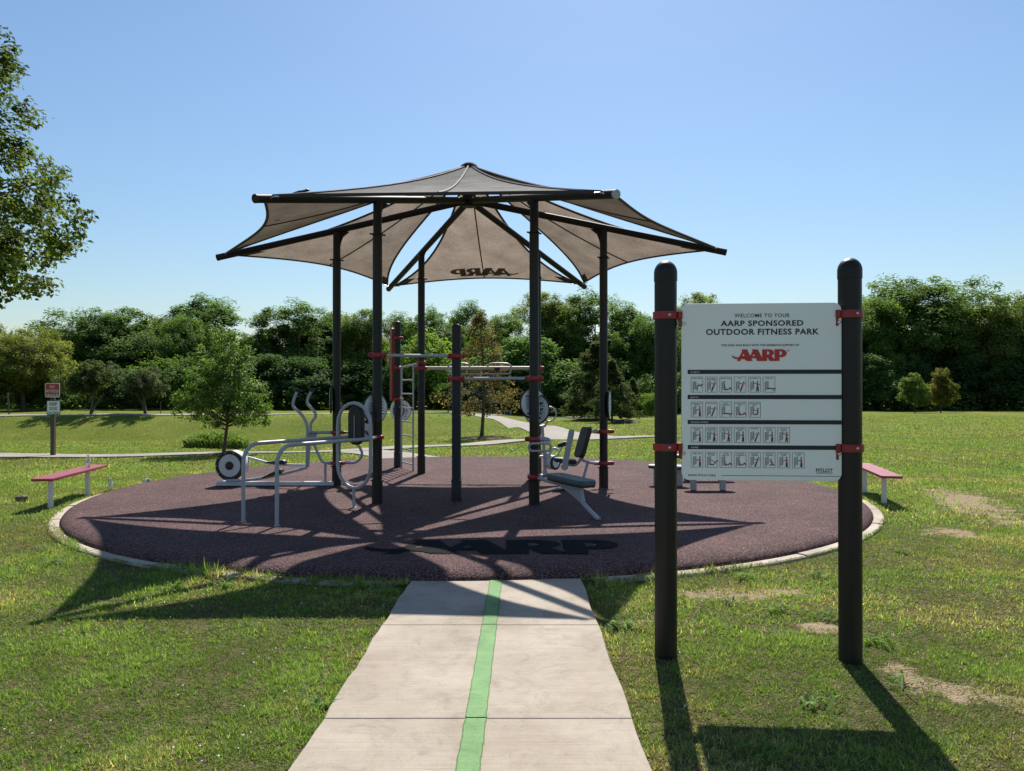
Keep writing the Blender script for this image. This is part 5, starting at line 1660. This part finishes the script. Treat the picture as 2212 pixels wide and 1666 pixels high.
# young street tree near the trail
YL = [(0, 0, 3.35, .30), (.28, 0, 2.95, .42), (-.3, .1, 2.75, .48), (.5, -.1, 2.35, .50), (-.55, 0, 2.1, .55), (.68, .1, 1.75, .52), (-.75, -.1, 1.5, .50), (.35, .3, 1.45, .55), (0, -.4, 1.8, .55), (.92, 0, 1.3, .34), (-.98, 0, 1.2, .36), (0, 0, 2.3, .6), (.2, .5, 2.0, .5), (-.3, -.5, 1.35, .45), (.5, 0, 1.0, .35), (-.4, .2, .95, .36), (1.0, .1, .98, .26), (-1.05, .1, 1.65, .28), (.98, -.1, 2.0, .26)]
tr, cr = make_tree(31, 3.75, .2, 1.25, 12, 360, 42, .068, .24, (0.105, .165, .036), .052, shape='round', n_limb=60, var=.4, yellow=.3, given=YL)
x, y = far(483, 0, 21.0)
YT = place_tree("young_street_tree", "young leafy tree with a thin trunk standing before the trail", "tree", (tr, cr, 3.75, 1.25), x, y, 3.55, 1.25, rot=.2, leafmat='leafglossy')
# big tree whose crown hangs in from the side
# (lobes: east offset, depth offset, height, radius)
BIG = [(4.9, -.3, 5.6, 1.15), (4.2, .6, 6.5, 1.3), (3.6, -.8, 4.7, 1.2), (3.4, .4, 7.9, 1.25), (2.9, -.3, 9.0, 1.2), (2.1, .2, 10.3, 1.2), (3.1, .1, 9.9, 1.05), (2.4, 0, 11.0, 1.0), (4.3, 0, 4.4, .9), (3.5, -.3, 4.0, .8), (2.3, .6, 9.4, 1.5), (2.6, -.6, 8.2, 1.5), (1.4, 0, 10.9, 1.4),
       (3.0, .8, 5.4, 1.5), (2.6, 0, 6.9, 1.7), (1.2, .6, 8.6, 1.9), (.8, -.6, 11.0, 1.5), (0, 0, 9.5, 2.0), (0, 1.5, 6.5, 2.2), (0, -2.0, 6.0, 2.0),
       (-1.8, .4, 10.2, 1.6), (-2.8, 0, 7.8, 2.0), (-4.0, .8, 6.0, 1.7), (-3.4, -1.5, 5.0, 1.5), (2.4, 2.6, 5.6, 1.5), (2.0, -2.6, 5.4, 1.4), (-1.0, 3.2, 6.5, 1.8), (-1.0, -3.0, 7.4, 1.6), (1.6, .3, 4.6, 1.0), (5.75, 0, 5.9, .45), (5.4, .3, 5.0, .4), (5.2, -.2, 6.6, .4), (4.7, .2, 7.5, .4), (4.4, 0, 8.6, .4), (4.0, .1, 9.4, .35), (5.0, 0, 4.2, .35), (3.6, 0, 10.6, .35)]
tr, cr = make_tree(33, 12.2, .24, 5.2, 16, 1250, 46, .135, .44, (0.088, .126, .026), .30, shape='round', n_limb=150, drop=.0, var=.34, yellow=.3, given=BIG)
place_tree("large_tree", "large leafy tree whose crown hangs in at the upper corner", "tree", (tr, cr, 12.2, 5.2), -16.1, 18.2, 12.2, 5.2, rot=0.0, leafmat='leaf')

# mulch and grass mounds at tree feet
def mound(label, x, y, r, h, mat):
    mb = MB(); n = 22; z = G(x, y)
    vs = [(x, y, z + h)]; fs = []
    for k, (f, hh) in enumerate(((.45, .8), (.8, .35), (1.0, -.04))):
        for j in range(n):
            a = 2 * math.pi * j / n; q = r * f * (1 + .08 * math.sin(3 * a + x))
            vs.append((x + q * math.cos(a), y + q * math.sin(a), z + h * hh + (0 if k < 2 else -.02)))
    for j in range(n): fs.append([0, 1 + j, 1 + (j + 1) % n])
    for k in range(2):
        for j in range(n): fs.append([1 + k * n + j, 1 + (k + 1) * n + j, 1 + (k + 1) * n + (j + 1) % n, 1 + k * n + (j + 1) % n])
    mb.add(vs, fs); o = mb.build("mulch_mound", M[mat], None, loc=(x, y, z), angle=70); tag(o, label, "mound"); return o
mound("dry grass mound at the foot of the rusty conifer", CYX + .2, CYY - .1, 1.55, .14, 'ground')
x, y = far(1288, 0, 62); mound("dark mulch mound under the large dark evergreen", x, y, 2.2, .22, 'mulch')
x, y = far(1350, 0, 54); mound("dark mulch mound right of the shade post by the chest press", x, y, 1.0, .25, 'mulch')
x, y = far(483, 0, 21.0); mound("small soil mound under the young street tree", x, y, .55, .05, 'mulch')

# leafy clump of tall grass by the trail
def grass_clump(label, cx, cy, rx, ry, h, n, col):
    rng = np.random.default_rng(int(abs(cx) * 100))
    a = rng.random(n) * 6.28; r = np.sqrt(rng.random(n))
    x = cx + r * np.cos(a) * rx; y = cy + r * np.sin(a) * ry
    z = zg(x, y); hh = h * (1 - .55 * r ** 2) * (.6 + .5 * rng.random(n))
    lean = rng.normal(0, .32, (n, 2)) * hh[:, None]
    w = .018 + .012 * rng.random(n)
    t = rng.random(n) * 6.28
    wx, wy = np.cos(t) * w, np.sin(t) * w
    v = np.empty((n, 5, 3))
    v[:, 0] = np.stack([x - wx, y - wy, z], 1); v[:, 1] = np.stack([x + wx, y + wy, z], 1)
    m = np.stack([x + lean[:, 0] * .35, y + lean[:, 1] * .35, z + hh * .7], 1)
    v[:, 2] = m + np.stack([wx, wy, wx * 0], 1) * .9; v[:, 3] = m - np.stack([wx, wy, wx * 0], 1) * .9
    v[:, 4] = np.stack([x + lean[:, 0] * 1.1, y + lean[:, 1] * 1.1, z + hh * (.95 - .1 * rng.random(n))], 1)
    off = np.array([cx, cy, G(cx, cy)])
    v -= off
    b = np.arange(n)[:, None] * 5
    me = bpy.data.meshes.new("grass_clump")
    quads = (b + np.array([0, 1, 2, 3])).tolist(); tris = (b + np.array([3, 2, 4])).tolist()
    me.from_pydata(v.reshape(-1, 3).tolist(), [], quads + tris)
    at = me.attributes.new("col", 'FLOAT_COLOR', 'POINT')
    c = leaf_colors(n, col, rng, None, .3, .25); c4 = np.ones((n, 5, 4), np.float32); c4[:, :, :3] = c[:, None]
    at.data.foreach_set("color", c4.reshape(-1))
    o = link_mesh("grass_clump", me, M['grass'], None, tuple(off)); tag(o, label, "plant"); return o
x, y = far(468, 0, 27.6); grass_clump("bright tall grass clump beyond the trail behind the young street tree", x, y, 1.12, .9, .72, 2600, (.15, .22, .06))

# ------------------------------------------------------------------ far furniture
x, y = far(1336, 0, 88); z = G(x, y)
pt_ = thing("picnic_table", "dark green picnic table by the far trail", "table", (x, y, z))
mb = MB(); mb.box((x, y, z + .74), (1.8, .75, .06)); mb.build("table_top", M['tablegreen'], pt_)
for s in (-1, 1):
    mb = MB(); mb.box((x, y + s * .72, z + .45), (1.75, .27, .05)); mb.build("seat", M['tablegreen'], pt_)
    mb = MB(); mb.tube([(x + s * .65, y - .72, z), (x + s * .65, y - .1, z + .72)], .05, 6); mb.tube([(x + s * .65, y + .72, z), (x + s * .65, y + .1, z + .72)], .05, 6); mb.box((x + s * .65, y, z + .40), (.07, 1.6, .07)); mb.build("trestle", M['rubber'], pt_)
for (u, lab) in ((1049, "low grey concrete seat block beside the far trail, left one"), (1092, "low grey concrete seat block beside the far trail, right one")):
    x, y = far(u, 0, 84); z = G(x, y)
    t = thing("seat_block", lab, "seat", (x, y, z), "concrete seat blocks by the far trail")
    mb = MB(); mb.box((x, y, z + .36), (1.45, .45, .12)); mb.build("slab_seat", M['farconcrete'], t)
    for s in (-1, 1):
        mb = MB(); mb.box((x + s * .55, y, z + .15), (.22, .40, .31)); mb.build("foot", M['farconcrete'], t)
x, y = far(1071, 0, 84); z = G(x, y)
t = thing("litter_bin", "dark litter bin between the concrete seat blocks", "bin", (x, y, z))
mb = MB(); mb.lathe((x, y, z), [(.24, 0), (.27, .05), (.28, .7), (.24, .72)], 14); mb.build("bin_body", M['tablegreen'], t)
mb = MB(); mb.lathe((x, y, z + .73), [(.29, 0), (.28, .06), (.12, .12)], 14); mb.build("lid", M['rubber'], t)
def far_post(label, u, d, h, r, lean=0):
    x, y = far(u, 0, d); z = G(x, y)
    mb = MB(); mb.tube([(x, y, z - .1), (x + lean * .5, y, z + h * .5), (x + lean, y, z + h), (x + lean, y, z + h + r)], [r, r, r * .95, r * .5], 8)
    mb.box((x + lean, y, z + h * .93), (r * 2.6, r * 2.6, .06))
    o = mb.build("marker_post", M['woodpost'], None, loc=(x, y, z)); tag(o, label, "post")
far_post("thin leaning wooden pole beyond the trail sign", 20, 62, 1.7, .06, -.12)
far_post("thin dark marker post on the bank", 347, 60.5, 1.0, .03)
# parked vehicle glimpsed under the trees
x, y = far(72, 0, 108); z = G(x, y)
car = thing("parked_car", "pale parked car glimpsed under the trees beyond the trail sign", "car", (x, y, z))
prof = [(-2.2, .35), (-2.25, .75), (-2.0, .9), (-1.3, .98), (-.7, 1.45), (.8, 1.48), (1.5, 1.0), (2.15, .9), (2.25, .6), (2.2, .35)]
mb = MB(); mb.prism(prof, 1.75, (Vector((x, y, z)), Vector((1, 0, 0)), Vector((0, 0, 1))), bev=.06); mb.build("body", M['carpaint'], car)
mb = MB(); mb.prism([(-1.15, 1.0), (-.65, 1.38), (.02, 1.40), (.02, 1.0)], 1.78, (Vector((x, y, z)), Vector((1, 0, 0)), Vector((0, 0, 1)))); mb.build("window", M['carglass'], car, smooth=False)
mb = MB(); mb.prism([(.08, 1.0), (.08, 1.40), (.76, 1.41), (1.3, 1.0)], 1.78, (Vector((x, y, z)), Vector((1, 0, 0)), Vector((0, 0, 1)))); mb.build("window", M['carglass'], car, smooth=False)
for sx in (-1.35, 1.35):
    for sy in (-.8, .8):
        mb = MB(); mb.lathe((x + sx, y + sy - .1, z + .33), [(.2, -.01), (.33, 0), (.33, .2), (.2, .21)], 16, axis=(0, 1, 0)); mb.build("wheel", M['rubber'], car)

# ------------------------------------------------------------------ lawn blades
def allowed(x, y):
    r = np.hypot(x - MC.x, y - MC.y)
    ang = np.degrees(np.arctan2(y - MC.y, x - MC.x))
    front = ((ang > -118) & (ang < -90)) | ((ang > -80) & (ang < -62))
    rag = .08 * (vnoise(x, y, .16, 51) - .5) + .16 * (vnoise(x, y, .8, 52) - .5)
    ok = r > np.where(front, MR_ + .02, MR_ + KW * .6) + rag
    infront = (y < 6.75) & (x > pl(y) - .004) & (x < pr(y) + .004)
    ok &= ~infront
    return ok
def dist_line(x, y, pts):
    d = np.full_like(x, 1e9)
    for a, b in zip(pts[:-1], pts[1:]):
        ax_, ay_ = a; bx_, by_ = b
        t = np.clip(((x - ax_) * (bx_ - ax_) + (y - ay_) * (by_ - ay_)) / ((bx_ - ax_) ** 2 + (by_ - ay_) ** 2), 0, 1)
        d = np.minimum(d, np.hypot(x - ax_ - t * (bx_ - ax_), y - ay_ - t * (by_ - ay_)))
    return d
TRAIL = [(-40, 15.5), (-25, 18.0), (-12.6, 20.2), (-7.8, 21.9), (-4.2, 24.0), (-1.6, 26.5), (.6, 29.0), (3.6, 30.6), (8, 31.5)]
CONN = [(-1.55, 17.15), (-2.3, 18.8), (-3.5, 21.0), (-4.9, 23.3)]
def lawn_blades(name, label, y0, y1, xw, dens, hmin, hmax, wid, seed, xoff=0.0):
    rng = np.random.default_rng(seed)
    n = int((y1 - y0) * 2 * xw * dens)
    x = rng.uniform(-xw, xw, n) + xoff; y = rng.uniform(y0, y1, n)
    ok = allowed(x, y)
    ok &= np.abs(x) < .80 * y + 1.2
    if y1 > 15:
        ok &= dist_line(x, y, TRAIL) > .85; ok &= dist_line(x, y, CONN) > .76
    dm = dirt_mask(x, y) + .9 * (vnoise(x, y, .10, 3) - .5) + .5 * (vnoise(x, y, .31, 4) - .5)
    ok &= rng.random(n) > np.clip(dm * 1.5 - .45, 0, .97)
    tuft = vnoise(x, y, .05, 81) * .6 + vnoise(x, y, .022, 82) * .4
    if y0 < 9: ok &= rng.random(n) < np.clip((tuft - .24) * 3.2, .22, 1)
    x, y = x[ok], y[ok]; tuft = tuft[ok]; n = len(x)
    z = zg(x, y) - .012
    z = np.where(np.hypot(x - MC.x, y - MC.y) < MR_ + KW + .02, .012, z)
    patch = vnoise(x, y, .55, 11) * .5 + vnoise(x, y, .17, 12) * .3 + vnoise(x, y, 1.9, 13) * .2
    dry = vnoise(x, y, .8, 21) * .45 + vnoise(x, y, .22, 22) * .3 + vnoise(x, y, 3.1, 23) * .25
    patch = np.clip((patch - .5) * 2.1 + .5, 0, 1); dry = np.clip((dry - .5) * 2.0 + .5, 0, 1)
    h = (hmin + (hmax - hmin) * rng.random(n)) * (.55 + .95 * patch) * (.65 + .7 * tuft)
    # taller beside kerb and path edges where the mower does not reach
    r = np.hypot(x - MC.x, y - MC.y) - MR_ - KW
    edge = np.exp(-np.clip(r, 0, 9) / .10)
    h *= 1 + .55 * edge * (vnoise(x, y, .3, 31) > .45)
    h *= np.where(rng.random(n) < .004, 1.7, 1.0)
    an = np.degrees(np.arctan2(y - MC.y, x - MC.x))
    fs_ = ((an > -118) & (an < -90)) | ((an > -80) & (an < -62))
    h *= np.where(fs_ & (r < .05), 1.7, 1.0)
    la = rng.random(n) * 6.28; h *= .92
    el = np.radians(12 + 62 * rng.random(n) ** 1.3); lm = h * 1.15 * np.cos(el)
    w = wid * (.6 + .8 * rng.random(n))
    ta = la + np.pi / 2 + rng.normal(0, .6, n)
    wx, wy = np.cos(ta) * w / 2, np.sin(ta) * w / 2
    tipz = h * 1.15 * np.sin(el)
    v = np.empty((n, 3, 3), np.float32)
    v[:, 0] = np.stack([x - wx, y - wy, z], 1)
    v[:, 1] = np.stack([x + wx, y + wy, z], 1)
    v[:, 2] = np.stack([x + np.cos(la) * lm, y + np.sin(la) * lm, z + tipz], 1)
    g = np.array([.090, .150, .026]); g2 = np.array([.185, .235, .055]); s_ = np.array([.36, .315, .145])
    k = rng.random(n)[:, None]
    c = g * (1 - k) + g2 * k
    pd = np.clip((dry - .22) * 1.25, 0.05, .82)
    isd = rng.random(n) < pd
    c[isd] = s_ * (.45 + .7 * rng.random((isd.sum(), 1)))
    brown = isd & (rng.random(n) < .35)
    c[brown] *= np.array([.80, .66, .60])
    c *= 1.36 * (.60 + .8 * rng.random((n, 1))) * (.72 + .56 * patch[:, None])
    if y0 > 12: c[isd] *= .72
    me = bpy.data.meshes.new(name)
    me.vertices.add(n * 3); me.vertices.foreach_set("co", v.reshape(-1))
    me.loops.add(n * 3); me.loops.foreach_set("vertex_index", np.arange(n * 3, dtype=np.int32))
    me.polygons.add(n); me.polygons.foreach_set("loop_start", np.arange(0, n * 3, 3, dtype=np.int32))
    me.update(calc_edges=True)
    at = me.attributes.new("col", 'FLOAT_COLOR', 'POINT')
    c4 = np.ones((n, 3, 4), np.float32); c4[:, :, :3] = c[:, None]
    at.data.foreach_set("color", c4.reshape(-1))
    o = link_mesh(name, me, M['grass']); tag(o, label, "grass", kind="stuff")
    return n
NB = 0
NB += lawn_blades("grass", "short mown grass nearest the path with dry straw patches", 2.3, 5.0, 5.0, 21000, .017, .032, .0052, 41)
NB += lawn_blades("grass", "short mown grass in front of the rubber mat", 5.0, 9.0, 8.0, 9000, .017, .034, .0078, 42)
NB += lawn_blades("grass", "short mown grass on both sides of the rubber mat", 9.0, 16.0, 13.5, 1700, .022, .042, .013, 43)
NB += lawn_blades("grass", "mown grass between the mat and the trail", 16.0, 30.0, 24.0, 420, .025, .05, .026, 44)
NB += lawn_blades("grass", "mown grass of the far lawn", 30.0, 62.0, 48.0, 110, .03, .06, .045, 45)
print("blades", NB)

# clover heads and broad weeds in the lawn
def clover():
    rng = np.random.default_rng(77); mb = MB()
    pts = []
    for (cx, cy, sx, sy, k) in ((-1.45, 4.1, .4, .45, 16), (-2.0, 5.6, .9, .25, 8), (-3.1, 4.6, .6, .5, 4), (-1.25, 3.4, .15, .35, 9), (.8, 3.9, .2, .5, 2), (-2.6, 6.1, .8, .12, 6), (3.3, 6.2, .6, .6, 3), (1.9, 4.6, .6, .4, 2), (-2.0, 3.5, .5, .4, 3)):
        for _ in range(k): pts.append((cx + rng.normal() * sx, cy + rng.normal() * sy))
    bm = bmesh.new(); bmesh.ops.create_icosphere(bm, subdivisions=1, radius=1)
    V0 = [v.co.copy() for v in bm.verts]; F0 = [[q.index for q in f.verts] for f in bm.faces]; bm.free()
    for (x, y) in pts:
        if not bool(allowed(np.array([x]), np.array([y]))[0]): continue
        s = rng.uniform(.0035, .0065); z = rng.uniform(.022, .04)
        mb.add([Vector((x, y, z)) + Vector((q.x * s, q.y * s, q.z * s * .8)) for q in V0], F0)
    o = mb.build("clover_flowers", M['clover'], None); tag(o, "tiny white clover heads scattered in the grass", "flowers", kind="stuff")
clover()
def weeds():
    rng = np.random.default_rng(78)
    spots = [(-2.35, 6.28), (-2.7, 6.15), (-1.0, 6.05), (-1.2, 6.2), (-.98, 5.85), (-3.3, 6.3), (1.6, 5.8), (1.9, 5.6), (2.2, 5.4), (2.6, 6.6), (3.1, 7.2), (1.2, 6.4), (2.0, 6.6), (1.5, 3.9), (2.1, 4.2), (-1.2, 3.1), (-.98, 3.9), (.75, 5.2), (3.8, 7.6), (-4.6, 7.6), (-4.2, 7.1), (1.1, 3.4), (2.3, 4.9), (-1.15, 2.85), (-2.1, 2.9)]
    V_, F_, C_ = [], [], []
    for (cx, cy) in spots:
        n = rng.integers(10, 22)
        for _ in range(n):
            a = rng.random() * 6.28; L = rng.uniform(.06, .15); w = rng.uniform(.004, .008)
            x = cx + rng.normal() * .04; y = cy + rng.normal() * .04
            if not bool(allowed(np.array([x]), np.array([y]))[0]): continue
            up = rng.uniform(.35, .9)
            d = Vector((math.cos(a), math.sin(a), 0)); s = Vector((-d.y, d.x, 0)) * w
            p0 = Vector((x, y, 0)); p1 = p0 + d * L * .45 + Vector((0, 0, L * .5 * up)); p2 = p0 + d * L + Vector((0, 0, L * .45 * up))
            b = len(V_); V_ += [p0 - s, p0 + s, p1 + s, p1 - s, p2]; F_ += [[b, b + 1, b + 2, b + 3], [b + 3, b + 2, b + 4]]
            c = np.array([.11, .20, .035]) * rng.uniform(.8, 1.4); C_ += [(c[0], c[1], c[2], 1)] * 5
    me = bpy.data.meshes.new("weeds"); me.from_pydata([tuple(v) for v in V_], [], F_)
    at = me.attributes.new("col", 'FLOAT_COLOR', 'POINT'); at.data.foreach_set("color", np.array(C_, np.float32).reshape(-1))
    o = link_mesh("weeds", me, M['grass']); tag(o, "coarse broad-bladed weeds sprouting in the lawn", "weeds", kind="stuff")
weeds()
